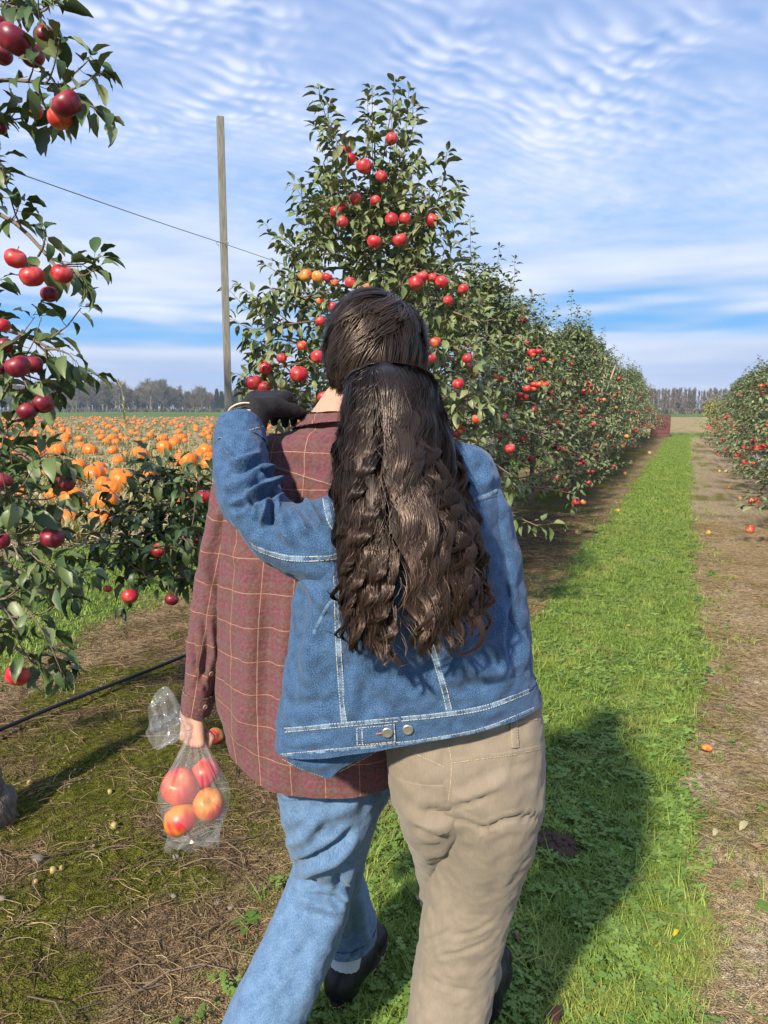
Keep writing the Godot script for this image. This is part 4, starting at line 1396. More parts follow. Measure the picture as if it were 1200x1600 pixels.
	for q in [[1112, 1110, 0.035, Color(0.42, 0.13, 0.07), "reddish fallen leaf on the straw above the squashed apple"], [1112, 1137, 0.05, Color(0.45, 0.42, 0.15), "pale yellow fallen leaf just above the squashed apple"], [1150, 1060, 0.05, Color(0.40, 0.15, 0.08), "curled russet leaf on the straw highest up the strip"], [1168, 1290, 0.06, Color(0.52, 0.45, 0.24), "pale leaf standing on edge on the straw"], [1174, 1330, 0.09, Color(0.42, 0.25, 0.14), "large tan leaf lying flat at the edge of the straw"], [1120, 1298, 0.045, Color(0.50, 0.42, 0.24), "small pale leaf on the straw left of the large tan one"],
			[1152, 1247, 0.045, Color(0.38, 0.22, 0.15), "small brown leaf on the straw below the squashed apple"], [1060, 1466, 0.03, Color(0.70, 0.55, 0.02), "bright yellow petal like leaf in the shaded grass"], [905, 1018, 0.06, Color(0.30, 0.20, 0.11), "brown leaf on the sunlit grass beside the denim jacket"], [985, 981, 0.05, Color(0.55, 0.45, 0.06), "yellow leaf on the sunlit grass up the lane"], [875, 1590, 0.09, Color(0.08, 0.03, 0.025), "dark red rotting leaf in the grass at the bottom edge"], [798, 1468, 0.05, Color(0.22, 0.09, 0.05), "brown leaf in the shaded grass beside the khaki leg"], [368, 1475, 0.05, Color(0.45, 0.16, 0.10), "reddish leaf on the soil beside the denim leg"], [650, 1412, 0.07, Color(0.42, 0.33, 0.2), "tan leaf in the grass between the two pairs of trousers"]]:
		var g := on_ground(q[0], q[1])
		var l := mi("fallen_leaf", leaf_meshes[[1, 4][r.randi() % 2]], leaf_mat(q[3] * 0.85))
		var hh := 0.035 if grassy(g.x, g.z) > 0.5 else 0.014
		l.transform = Transform3D(Basis.from_euler(Vector3(r.randf_range(-0.3, 0.3), r.randf() * TAU, r.randf_range(-0.4, 0.4))).scaled(Vector3.ONE * q[2]), g + Vector3(0, ground_height(g.x, g.z) + hh, 0))
		tag(l, q[4], "leaf", "single fallen leaves")
	# mole hill of dark soil in the grass by the khaki leg
	var mh := Tri.new()
	var mg := on_ground(858, 1322)
	lump(mh, Vector3.ZERO, Vector3(0.11, 0.028, 0.075), 14, 40, 0.5, 4, Color.WHITE)
	for i in 60:
		var an := r.randf() * TAU
		var d := sqrt(r.randf())
		lump(mh, Vector3(cos(an) * 0.11 * d, 0.024 * (1.0 - d * d) + 0.004, sin(an) * 0.075 * d), Vector3.ONE * r.randf_range(0.004, 0.011), 4, 6, 0.4, r.randi(), Color.WHITE)
	var mo := mi("soil_mound", mh.mesh(), mat(sr(0.075, 0.045, 0.03), 0.95))
	mo.position = mg
	tag(mo, "low mound of bare dark soil in the grass beside the khaki leg", "soil mound")
	for q in [[60, 1345, 0.04, "flat grey stone on the soil below the knobbly tree base"], [275, 1345, 0.022, "small pale stone on the soil below the bag"], [340, 1418, 0.02, "pale upright chip of stone on the soil beside the denim leg"], [360, 1425, 0.016, "white chip of wood next to the pale upright one"], [4, 1412, 0.022, "pale stone at the edge of the moss"], [271, 1405, 0.017, "oval pale stone in the middle of the soil"]]:
		var sg := on_ground(q[0], q[1])
		var sl := Tri.new()
		lump(sl, Vector3.ZERO, Vector3(q[2], q[2] * 0.6, q[2] * 0.8) * 0.6, 10, 14, 0.4, r.randi(), Color.WHITE)
		var so := mi("stone", sl.mesh(), mat(sr(0.20, 0.175, 0.145) if q[2] < 0.03 else sr(0.14, 0.12, 0.10), 0.9))
		so.position = sg + Vector3(0, ground_height(sg.x, sg.z) + q[2] * 0.2, 0)
		tag(so, q[3], "stone")

func fruit_bin(at: Vector3) -> void:
	var o := thing("fruit_bin", "weathered red wooden fruit bin standing on end where the lane ends", "bin", at, 0.12)
	var m := wood_mat(Color(0.125, 0.052, 0.048))
	var s := 1.2
	for k in 6:
		var y := 0.1 + k * 0.195
		for side in [[Vector3(0, y, s / 2), Vector3(s * 0.7, 0.18, 0.03)], [Vector3(0, y, -s / 2), Vector3(s * 0.7, 0.18, 0.03)], [Vector3(-s * 0.35, y, 0), Vector3(0.03, 0.18, s - 0.04)], [Vector3(s * 0.35, y, 0), Vector3(0.03, 0.18, s - 0.04)]]:
			var t := Tri.new()
			t.box(side[0], side[1])
			mi("board", t.mesh(), m, o)
	for x in [-1.0, 1.0]:
		for z in [-1.0, 1.0]:
			var t := Tri.new()
			t.box(Vector3(x * (s * 0.35 + 0.03), 0.61, z * (s / 2 - 0.06)), Vector3(0.05, 1.22, 0.10))
			mi("corner_post", t.mesh(), m, o)
	for k in 2:
		var t := Tri.new()
		t.box(Vector3(0, 0.02 + 1.2 * k, 0), Vector3(s * 0.68, 0.035, s - 0.05))
		mi("end_panel", t.mesh(), m, o)

# ---------------------------------------------------------------- cloth
# A sleeve, trouser leg or coat body: rings [left x, left y, right x, right y, distance, thickness, squareness] whose
# ends are given by direction and distance; the rings are joined by a smooth curve and folds are raised on the surface.
class Cloth:
	var nu := 0
	var nv := 0
	var p := PackedVector3Array()
	var n := PackedVector3Array()
	var uv := PackedVector2Array()
	var s := PackedVector2Array()      # where each point is seen
	var bins := {}
	var mid := []
	var rad := []

# bones that follow the inside of a sleeve or trouser leg
func inside(g: Cloth, v0: float, v1: float, n: int, share: float, most: float) -> Array:
	var out := []
	for k in n:
		var a := int(lerpf(v0, v1, float(k) / n) * g.nv)
		var b := int(lerpf(v0, v1, float(k + 1) / n) * g.nv)
		out.append([g.mid[a], g.mid[b], minf(g.rad[a] * share, most), minf(g.rad[b] * share, most)])
	return out

func cloth(rings: Array, nu: int, nv: int, folds: Array, wave: float, freq := Vector3(1, 1, 1), hem = null, front_folds := false) -> Cloth:
	var g := Cloth.new()
	g.nu = nu; g.nv = nv
	var cs := []
	var hs := []
	var th := []
	var sq := []
	for r in rings:
		var w2: float = r[7] if r.size() > 7 else r[4]
		var l := V(r[0], r[1], r[4])
		var e := V(r[2], r[3], w2)
		if absf(r[2] - r[0]) > 2.0 * absf(r[3] - r[1]):    # a level ring: its height is read between its side and its nearer back
			l.y = V(r[0], r[1], r[4] - 0.3 * r[5]).y
			e.y = V(r[2], r[3], w2 - 0.3 * r[5]).y
		cs.append((l + e) * 0.5); hs.append((e - l) * 0.5)
		th.append(Vector3(r[5], r[6] if r.size() > 6 else 2.3, 0))
	var c := smooth(cs, nv)
	var h := smooth(hs, nv)
	var t := smooth(th, nv)
	g.mid = c
	for j in nv + 1: g.rad.append(minf(h[j].length(), t[j].x * 0.5))
	var run := 0.0
	g.p.resize((nu + 1) * (nv + 1)); g.uv.resize(g.p.size()); g.s.resize(g.p.size())
	for j in nv + 1:
		var axis: Vector3 = c[mini(j + 1, nv)] - c[maxi(j - 1, 0)]
		var b: Vector3 = h[j].cross(axis).normalized()
		if b.z < 0.0: b = -b
		b *= t[j].x * 0.5
		var ex: float = 2.0 / t[j].y
		if j: run += (c[j] - c[j - 1]).length()
		var arc := 0.0
		for i in nu + 1:
			var a := -PI * 0.5 + TAU * (i % nu) / nu
			var ca := cos(a)
			var sa := sin(a)
			var pos: Vector3 = c[j] + h[j] * signf(ca) * pow(absf(ca), ex) + b * signf(sa) * pow(absf(sa), ex)
			if hem != null: pos += hem.call(float(j) / nv, a)
			var q := j * (nu + 1) + i
			g.p[q] = pos
			if i: arc += (g.p[q] - g.p[q - 1]).length()
			g.uv[q] = Vector2(arc, run)
		var mid: float = g.uv[j * (nu + 1) + nu / 2].x
		for i in nu + 1: g.uv[j * (nu + 1) + i].x -= mid
	cloth_normals(g, c)
	# folds
	for j in nv + 1:
		for i in nu:
			var q := j * (nu + 1) + i
			var pos := g.p[q]
			var nor := g.n[q]
			var d := 0.0
			if wave > 0.0:
				d += wave * noise_a.get_noise_3d(pos.x * 900.0 * freq.x, pos.y * 900.0 * freq.y, pos.z * 900.0 * freq.z)
				d += wave * 0.55 * noise_b.get_noise_3d(pos.x * 2100.0 * freq.x, pos.y * 2100.0 * freq.y, pos.z * 2100.0 * freq.z)
			if front_folds or nor.z > -0.15:
				var at := proj(pos)
				var k := clampf((nor.z + 0.15) * 3.0, 0.0, 1.0)
				for f in folds:
					d += k * fold(at, f)
			g.p[q] = pos + nor * d
		g.p[j * (nu + 1) + nu] = g.p[j * (nu + 1)]
	cloth_normals(g, c)
	for q in g.p.size():
		g.s[q] = proj(g.p[q])
		if g.n[q].z > 0.0:
			var key := Vector2i(int(g.s[q].x / 12.0), int(g.s[q].y / 12.0))
			if not g.bins.has(key): g.bins[key] = []
			g.bins[key].append(q)
	return g

# a fold from (x0, y0) to (x1, y1): width in pixels, height in millimetres (below zero a groove); it dies out at its ends
func fold(at: Vector2, f: Array) -> float:
	var ax: float = f[0]
	var ay: float = f[1]
	var dx: float = f[2] - ax
	var dy: float = f[3] - ay
	var len2 := dx * dx + dy * dy
	var u := ((at.x - ax) * dx + (at.y - ay) * dy) / len2
	if u < -0.25 or u > 1.25: return 0.0
	var v := ((at.x - ax) * dy - (at.y - ay) * dx) / sqrt(len2)
	v += 0.07 * sqrt(len2) * (4.0 * u * (1.0 - u)) * (f[6] if f.size() > 6 else 1.0)
	var w: float = f[4]
	if absf(v) > w * 3.6: return 0.0
	var ends := smoothstep(-0.2, 0.25, u) * smoothstep(1.2, 0.75, u)
	var x := v / w
	return f[5] * 0.00155 * ends * (exp(-x * x) - 0.5 * exp(-(absf(x) - 1.7) * (absf(x) - 1.7) * 1.4))

func cloth_normals(g: Cloth, c: Array) -> void:
	var k := g.nu + 1
	g.n.resize(g.p.size())
	for j in g.nv + 1:
		var up := maxi(j - 1, 0) * k
		var dn := mini(j + 1, g.nv) * k
		var sgn := 0.0
		for i in g.nu:
			var a := g.p[j * k + (i + 1) % g.nu] - g.p[j * k + (i - 1 + g.nu) % g.nu]
			var b := g.p[dn + i] - g.p[up + i]
			var n := a.cross(b).normalized()
			g.n[j * k + i] = n
			sgn += n.dot(g.p[j * k + i] - c[j])
		if sgn < 0.0:
			for i in g.nu: g.n[j * k + i] = -g.n[j * k + i]
		g.n[j * k + g.nu] = g.n[j * k]

# the surface with a turned-in edge at its ends, so that the cloth has a thickness
func cloth_mesh(g: Cloth, tile: float, lip_start := true, lip_end := true, thick := 0.004) -> ArrayMesh:
	var t := Tri.new()
	var k := g.nu + 1
	t.p = g.p.duplicate(); t.n = g.n.duplicate()
	t.uv.resize(g.uv.size())
	for q in g.uv.size(): t.uv[q] = g.uv[q] / tile
	t.c.resize(g.p.size()); t.c.fill(Color.WHITE)
	for j in g.nv:
		for i in g.nu:
			var q := j * k + i
			t.quad(q, q + 1, q + k + 1, q + k)
	for e in 2:
		if (e == 0 and not lip_start) or (e == 1 and not lip_end): continue
		var j0 := 0 if e == 0 else g.nv
		var step := 1 if e == 0 else -1
		var first := t.p.size()
		var depth := mini(14, g.nv)
		for d in depth + 1:
			var j := j0 + step * (d - 1 if d > 0 else 0)
			for i in k:
				var q := j * k + i
				var out := g.n[q]
				var back := thick * (0.0 if d == 0 else 1.0)
				t.v(g.p[q] - out * back, -out if d > 0 else out, t.uv[q], Color.WHITE)
		for d in depth:
			for i in g.nu:
				var q := first + d * k + i
				t.quad(q, q + 1, q + k + 1, q + k)
	return t.mesh()

# the nearest spot of a surface in the direction of a pixel: [point, normal]
func on_cloth(g: Cloth, px: Vector2) -> Array:
	var bx := int(px.x / 12.0)
	var by := int(px.y / 12.0)
	var ws := 0.0
	var w := 0.0
	var nor := Vector3.ZERO
	var zmin := -1e9
	var near := []
	for dx in [-1, 0, 1]:
		for dy in [-1, 0, 1]:
			for q in g.bins.get(Vector2i(bx + dx, by + dy), []):
				var d := (g.s[q] - px).length_squared()
				if d < 150.0:
					near.append([d, q])
					if d < 60.0: zmin = maxf(zmin, g.p[q].z)
	for e in near:
		var q: int = e[1]
		if g.p[q].z < zmin - 0.06: continue
		var k := exp(-e[0] / 10.0) + 1e-7
		ws += k
		w += k * -g.p[q].z
		nor += g.n[q] * k
	if ws == 0.0: return []
	return [V(px.x, px.y, w / ws), nor.normalized()]

func path_px(pts: Array, step := 3.0) -> Array:
	var v := []
	for k in range(0, pts.size(), 2): v.append(Vector2(pts[k], pts[k + 1]))
	var length := 0.0
	for k in v.size() - 1: length += (v[k + 1] - v[k]).length()
	return smooth(v, maxi(4, int(length / step)))

# a strip of cloth laid along a line over a surface (seam, band, loop): width in mm, raised by lift mm
func strip(t: Tri, g: Cloth, pts: Array, width: float, lift: float, tile := 0.3, bulge := 0.8) -> void:
	var line := path_px(pts)
	var row := []
	for px in line:
		var h := on_cloth(g, px)
		if h: row.append(h)
	var last := -1
	var run := 0.0
	for k in row.size():
		var d: Vector3 = (row[mini(k + 1, row.size() - 1)][0] - row[maxi(k - 1, 0)][0]).normalized()
		var n: Vector3 = row[k][1]
		var side := n.cross(d).normalized()
		if k: run += (row[k][0] - row[k - 1][0]).length()
		var first := t.p.size()
		for q in 7:
			var f: float = [-0.56, -0.5, -0.25, 0.0, 0.25, 0.5, 0.56][q]
			var e: float = [-1.0, 0.75, 1.0, 1.0 + bulge * 0.3, 1.0, 0.75, -1.0][q]
			var nn: Vector3 = (n + side * [-1.2, -0.5, -0.15, 0.0, 0.15, 0.5, 1.2][q]).normalized()
			t.v(row[k][0] + side * f * width * 0.001 + n * lift * 0.001 * e, nn, Vector2(run, f * width * 0.001) / tile, Color.WHITE)
		if last >= 0:
			for q in 6: t.quad(last + q, last + q + 1, first + q + 1, first + q)
		last = first

# a line of stitches: short dashes of thread
func stitches(t: Tri, g: Cloth, pts: Array, aside: float, lift: float, thread := 0.75) -> void:
	var line := path_px(pts, 1.6)
	var row := []
	for px in line:
		var h := on_cloth(g, px)
		if h: row.append(h)
	var run := 0.0
	for k in range(1, row.size()):
		var d: Vector3 = row[k][0] - row[k - 1][0]
		run += d.length()
		if fmod(run, 0.0044) > 0.0031: continue
		var n: Vector3 = row[k][1]
		var side := n.cross(d.normalized()).normalized() * aside * 0.001
		var a: Vector3 = row[k - 1][0] + side + row[k - 1][1] * lift * 0.001
		var b: Vector3 = row[k][0] + side + n * lift * 0.001
		var s := n.cross(d.normalized()).normalized() * thread * 0.001
		var i := t.v(a - s, (n - s.normalized() * 0.6).normalized()); t.v(a + s, (n + s.normalized() * 0.6).normalized()); t.v(b + s, (n + s.normalized() * 0.6).normalized()); t.v(b - s, (n - s.normalized() * 0.6).normalized())
		t.quad(i, i + 1, i + 2, i + 3)

func button(g: Cloth, px: Vector2, rad: float, lift: float) -> ArrayMesh:
	var h := on_cloth(g, px)
	if h.is_empty(): h = [V(px.x, px.y, 1.1), Vector3.BACK]
	var t := Tri.new()
	var n: Vector3 = h[1]
	var a := n.cross(Vector3.UP).normalized()
	var b := a.cross(n)
	var prof := [[0.0, 0.75], [0.45, 0.75], [0.6, 1.0], [0.85, 1.0], [1.0, 0.7], [1.0, -0.3]]
	for k in prof.size():
		for i in 17:
			var an := TAU * i / 16.0
			var o := a * cos(an) + b * sin(an)
			var nn: Vector3 = [n, n, (n - o * 0.3).normalized(), (n + o * 0.3).normalized(), (n + o).normalized(), o][k]
			t.v(h[0] + o * rad * prof[k][0] + n * (lift + rad * 0.3 * prof[k][1]), nn)
	for k in prof.size() - 1:
		for i in 16:
			var q := k * 17 + i
			t.quad(q, q + 1, q + 18, q + 17)
	return t.mesh()

# ---------------------------------------------------------------- bodies
# Bones [a, b, radius at a, radius at b]; the field of their tapered capsules, joined smoothly, is meshed as surface nets.
func bones_field(bones: Array, pos: Vector3, k: float) -> float:
	var d := 1e9
	for b in bones:
		var a: Vector3 = b[0]
		var ba: Vector3 = b[1] - a
		var h := clampf((pos - a).dot(ba) / maxf(ba.length_squared(), 1e-9), 0.0, 1.0)
		var e := (pos - a - ba * h).length() - lerpf(b[2], b[3], h)
		if b.size() > 4:
			d = maxf(d, -e)      # a hollow
			continue
		var m := clampf(0.5 + 0.5 * (e - d) / k, 0.0, 1.0) if d < 1e8 else 0.0
		d = e if d > 1e8 else lerpf(e, d, m) - k * m * (1.0 - m)
	return d

func flesh(t: Tri, bones: Array, cell: float, k: float, col := Color.WHITE) -> void:
	var vals := {}
	var blocks := {}
	var bs := 4
	var size := cell * bs
	for b in bones:
		var pad: float = maxf(b[2], b[3]) + k + cell
		var lo: Vector3 = b[0].min(b[1]) - Vector3.ONE * pad
		var hi: Vector3 = b[0].max(b[1]) + Vector3.ONE * pad
		for x in range(floori(lo.x / size), floori(hi.x / size) + 1):
			for y in range(floori(lo.y / size), floori(hi.y / size) + 1):
				for z in range(floori(lo.z / size), floori(hi.z / size) + 1):
					blocks[Vector3i(x, y, z)] = true
	var ids := {}
	var edges := []
	var reach := size * 0.87 + k * 0.3
	for key in blocks:
		var mid: Vector3 = (Vector3(key) + Vector3.ONE * 0.5) * size
		var near := []
		for b in bones:
			var ba: Vector3 = b[1] - b[0]
			var h := clampf((mid - b[0]).dot(ba) / maxf(ba.length_squared(), 1e-9), 0.0, 1.0)
			if (mid - b[0] - ba * h).length() - lerpf(b[2], b[3], h) < reach + k * 1.2: near.append(b)
		if near.is_empty() or absf(bones_field(near, mid, k)) > reach: continue
		for x in bs:
			for y in bs:
				for z in bs:
					var o: Vector3i = key * bs + Vector3i(x, y, z)
					var v := PackedFloat32Array()
					var inside := 0
					for c in 8:
						var g := o + Vector3i(c & 1, (c >> 1) & 1, c >> 2)
						var f = vals.get(g)
						if f == null:
							f = bones_field(near, Vector3(g) * cell, k)
							vals[g] = f
						v.append(f)
						if f < 0.0: inside += 1
					if inside == 0 or inside == 8: continue
					var sum := Vector3.ZERO
					var m := 0
					for e in [[0, 1], [2, 3], [4, 5], [6, 7], [0, 2], [1, 3], [4, 6], [5, 7], [0, 4], [1, 5], [2, 6], [3, 7]]:
						var fa := v[e[0]]
						var fb := v[e[1]]
						if (fa < 0.0) != (fb < 0.0):
							var s := fa / (fa - fb)
							var pa := Vector3(e[0] & 1, (e[0] >> 1) & 1, e[0] >> 2)
							var pb := Vector3(e[1] & 1, (e[1] >> 1) & 1, e[1] >> 2)
							sum += pa.lerp(pb, s); m += 1
					var pos := (Vector3(o) + sum / m) * cell
					var gx := v[1] + v[3] + v[5] + v[7] - v[0] - v[2] - v[4] - v[6]
					var gy := v[2] + v[3] + v[6] + v[7] - v[0] - v[1] - v[4] - v[5]
					var gz := v[4] + v[5] + v[6] + v[7] - v[0] - v[1] - v[2] - v[3]
					ids[o] = t.v(pos, Vector3(gx, gy, gz).normalized(), Vector2(pos.x, pos.y), col)
	for o in ids:
		for ax in 3:
			var d := Vector3i.ZERO; d[ax] = 1
			var fa = vals.get(o)
			var fb = vals.get(o + d)
			if fa == null or fb == null or (fa < 0.0) == (fb < 0.0): continue
			var u := Vector3i.ZERO; u[(ax + 1) % 3] = 1
			var w := Vector3i.ZERO; w[(ax + 2) % 3] = 1
			var q := [ids.get(o), ids.get(o - u), ids.get(o - u - w), ids.get(o - w)]
			if q.has(null): continue
			t.quad(q[0], q[1], q[2], q[3])

# face, ears and nose on a head: centre, radius of the skull, the way it faces and its right
func head_bones(c: Vector3, fr: Vector3, rt: Vector3, up: Vector3, s: float) -> Array:
	var b := [[c + up * 0.025 * s - fr * 0.018 * s, c + up * 0.02 * s + fr * 0.02 * s, 0.077 * s, 0.073 * s],
		[c + fr * 0.03 * s - up * 0.05 * s, c + fr * 0.055 * s - up * 0.095 * s, 0.052 * s, 0.026 * s],
		[c + fr * 0.084 * s - up * 0.005 * s, c + fr * 0.112 * s - up * 0.038 * s, 0.009 * s, 0.013 * s],
		[c + fr * 0.078 * s - up * 0.068 * s - rt * 0.014 * s, c + fr * 0.078 * s - up * 0.068 * s + rt * 0.014 * s, 0.012 * s, 0.012 * s],
		[c + fr * 0.085 * s + up * 0.028 * s - rt * 0.022 * s, c + fr * 0.085 * s + up * 0.028 * s + rt * 0.022 * s, 0.010 * s, 0.010 * s]]
	for q in [-1.0, 1.0]:
		var e: Vector3 = c + rt * q * 0.076 * s - fr * 0.002 * s - up * 0.012 * s
		b.append([e + up * 0.022 * s - fr * 0.008 * s + rt * q * 0.008 * s, e - up * 0.022 * s, 0.011 * s, 0.008 * s])
		b.append([c + rt * q * 0.04 * s + fr * 0.062 * s - up * 0.028 * s, c + rt * q * 0.046 * s + fr * 0.05 * s - up * 0.034 * s, 0.026 * s, 0.026 * s])
	for q in [-1.0, 1.0]:
		var e: Vector3 = c + rt * q * 0.032 * s + fr * 0.094 * s + up * 0.006 * s
		b.append([e, e, 0.013 * s, 0.013 * s, 1])
	b.append([c + fr * 0.096 * s - up * 0.068 * s - rt * 0.02 * s, c + fr * 0.096 * s - up * 0.068 * s + rt * 0.02 * s, 0.0035 * s, 0.0035 * s, 1])
	return b

func put_eyes(o: Node3D, c: Vector3, fr: Vector3, rt: Vector3, up: Vector3, s: float, shift: Vector3) -> void:
	for q in [-1.0, 1.0]:
		var t := Tri.new()
		lump(t, c + rt * q * 0.032 * s + fr * 0.078 * s + up * 0.006 * s, Vector3.ONE * 0.0125 * s, 10, 14, 0.0, 1, Color(0.75, 0.72, 0.68))
		lump(t, c + rt * q * 0.032 * s + fr * 0.0855 * s + up * 0.006 * s, Vector3.ONE * 0.0062 * s, 8, 10, 0.0, 1, Color(0.05, 0.025, 0.012))
		mi("eye", t.mesh(), M.eye, o).position = shift

# a hand: wrist, direction of the knuckles, palm normal (outwards from the back of the hand), which side the thumb leaves, curl of the fingers
func hand_bones(wrist: Vector3, ax: Vector3, back: Vector3, thumb: float, curl: float, s: float) -> Array:
	var side := ax.cross(back).normalized() * thumb
	var b := [[wrist - ax * 0.06 * s, wrist + ax * 0.01 * s, 0.026 * s, 0.024 * s]]
	var lens := [0.072, 0.080, 0.074, 0.058]
	for f in 4:
		var off: float = (1.5 - f) * 0.0195 * s
		var base := wrist + ax * (0.088 - 0.004 * absf(f - 1.2)) * s + side * off
		b.append([wrist + side * off * 0.55 + ax * 0.012 * s, base, 0.0165 * s, 0.0125 * s])
		var d := ax
		var p := base
		for j in 3:
			var ang: float = curl * [0.75, 1.0, 0.7][j]
			d = d.rotated(side * thumb, -ang * thumb).normalized() if true else d
			var l: float = lens[f] * s * [0.46, 0.30, 0.24][j]
			b.append([p, p + d * l, [0.0098, 0.0090, 0.0080][j] * s, [0.0090, 0.0080, 0.0068][j] * s])
			p += d * l
	var t0 := wrist + ax * 0.022 * s + side * 0.022 * s
	var t1 := t0 + (ax * 0.6 + side * 0.62 - back * 0.35).normalized() * 0.045 * s
	var t2 := t1 + (ax * 0.85 + side * 0.1 - back * 0.55).normalized() * 0.034 * s
	b.append([t0, t1, 0.017 * s, 0.0115 * s]); b.append([t1, t2, 0.0112 * s, 0.0098 * s]); b.append([t2, t2 + (ax * 0.8 - side * 0.25 - back * 0.5).normalized() * 0.026 * s, 0.0098 * s, 0.0078 * s])
	return b

# ---------------------------------------------------------------- fabrics
func fabric_tex(s: int, lo: Color, hi: Color, wide: float, fine: float, sd: int, ax: float, ay: float, tw: float) -> ImageTexture:
	var f := FastNoiseLite.new()
	f.noise_type = FastNoiseLite.TYPE_SIMPLEX_SMOOTH
	f.seed = sd
	f.frequency = 0.016
	f.fractal_octaves = 3
	var a := f.get_seamless_image(s, s, false, false, 0.1)
	a.convert(Image.FORMAT_L8)
	f.frequency = 0.16
	f.seed = sd + 7
	f.fractal_octaves = 2
	var b := f.get_seamless_image(int(s * ax), int(s * ay), false, false, 0.1)
	b.convert(Image.FORMAT_L8)
	b.resize(s, s, Image.INTERPOLATE_CUBIC)
	var da := a.get_data()
	var db := b.get_data()
	var pal := PackedByteArray()
	for k in 256:
		var c := lo.lerp(hi, k / 255.0).linear_to_srgb()
		pal.append(int(c.r * 255)); pal.append(int(c.g * 255)); pal.append(int(c.b * 255))
	var out := PackedByteArray()
	out.resize(s * s * 3)
	for y in s:
		for x in s:
			var q := y * s + x
			var v := 128.0 + (da[q] - 128) * wide + (db[q] - 128) * fine + (tw if (x + y) % 4 < 2 else -tw)
			var k := clampi(int(v), 0, 255) * 3
			out[q * 3] = pal[k]; out[q * 3 + 1] = pal[k + 1]; out[q * 3 + 2] = pal[k + 2]
	return ImageTexture.create_from_image(Image.create_from_data(s, s, false, Image.FORMAT_RGB8, out))

func plaid_tex() -> ImageTexture:      # two checks of the plaid each way
	var s := 512
	var nz := noise_img(0.03, s, 3, 41).get_data()
	var fz := noise_img(0.22, s, 2, 43).get_data()
	var out := PackedByteArray()
	out.resize(s * s * 3)
	var row := []
	for x in s:
		var f := fposmod(x / 256.0, 1.0)
		var c := Color(0.152, 0.066, 0.060)
		c = c.lerp(Color(0.178, 0.046, 0.074), 0.75 * exp(-pow((f - 0.5) / 0.17, 2.0)))
		c = c.lerp(Color(0.128, 0.096, 0.104), 0.65 * exp(-pow((f - 0.28) / 0.07, 2.0)) + 0.75 * exp(-pow((f - 0.72) / 0.07, 2.0)))
		c = c.lerp(Color(0.14, 0.095, 0.125), 0.5 * exp(-pow((f - 0.5) / 0.04, 2.0)))
		row.append([c, 1.0 if f < 0.011 or f > 0.989 else 0.0])
	for y in s:
		for x in s:
			var q := y * s + x
			var c: Color = (row[x][0] + row[y][0]) * 0.5
			c *= 0.95 + (nz[q] - 128) / 500.0 + (fz[q] - 128) / 1100.0
			var l: float = maxf(row[x][1], row[y][1])
			c = c.lerp(Color(0.48, 0.32, 0.235), clampf(l * (0.62 + (fz[q] - 128) / 160.0), 0.0, 1.0))
			c = c.linear_to_srgb()
			out[q * 3] = int(clampf(c.r, 0, 1) * 255); out[q * 3 + 1] = int(clampf(c.g, 0, 1) * 255); out[q * 3 + 2] = int(clampf(c.b, 0, 1) * 255)
	return ImageTexture.create_from_image(Image.create_from_data(s, s, false, Image.FORMAT_RGB8, out))

func fabric(t: Texture2D, rough: float, relief: Texture2D, deep: float) -> StandardMaterial3D:
	var m := mat(Color.WHITE, rough)
	m.albedo_texture = t
	m.metallic_specular = 0.25
	m.rim_enabled = true
	m.rim = 0.25
	m.rim_tint = 0.6
	m.heightmap_enabled = true
	m.heightmap_texture = relief
	m.heightmap_scale = deep
	return m

func make_fabrics() -> void:
	var wrinkle := noise_tex(0.02, 512, 4, FastNoiseLite.TYPE_SIMPLEX_SMOOTH, 6)
	var dt := fabric_tex(768, Color(0.006, 0.024, 0.066), Color(0.090, 0.178, 0.335), 0.34, 1.15, 3, 0.95, 1.2, 8.0)
	M.denim = fabric(dt, 0.92, wrinkle, 0.16)
	M.seam = fabric(fabric_tex(256, Color(0.015, 0.055, 0.13), Color(0.20, 0.31, 0.46), 0.9, 1.0, 13, 1.0, 0.4, 8.0), 0.9, wrinkle, 0.1)
	M.jeans = fabric(fabric_tex(512, Color(0.035, 0.090, 0.205), Color(0.185, 0.305, 0.485), 0.35, 0.62, 17, 1.1, 0.6, 10.0), 0.9, wrinkle, 0.16)
	M.cord = fabric(fabric_tex(512, Color(0.188, 0.157, 0.122), Color(0.288, 0.243, 0.190), 0.4, 0.35, 23, 1.2, 0.14, 4.0), 0.9, wrinkle, 0.05)
	M.plaid = fabric(plaid_tex(), 0.92, wrinkle, 0.12)
	M.thread = mat(sr(0.46, 0.44, 0.38), 0.8)
	M.dark_thread = mat(sr(0.10, 0.085, 0.07), 0.8)
	M.sand_thread = mat(sr(0.42, 0.33, 0.22), 0.8)
	M.skin = mat(sr(0.56, 0.315, 0.235), 0.5)
	M.skin.subsurf_scatter_enabled = true
	M.skin.subsurf_scatter_strength = 0.15
	M.eye = mat(Color.WHITE, 0.15, true)
	M.metal = mat(sr(0.55, 0.55, 0.53), 0.35)
	M.metal.metallic = 0.9
	M.horn = mat(sr(0.34, 0.22, 0.16), 0.35)
	M.leather = mat(sr(0.012, 0.012, 0.013), 0.4)
	M.sole = mat(sr(0.045, 0.035, 0.025), 0.6)
	M.hair = mat(Color.WHITE, 0.35, true)
	M.hair.metallic = 0.5
	M.hair.metallic_specular = 0.45

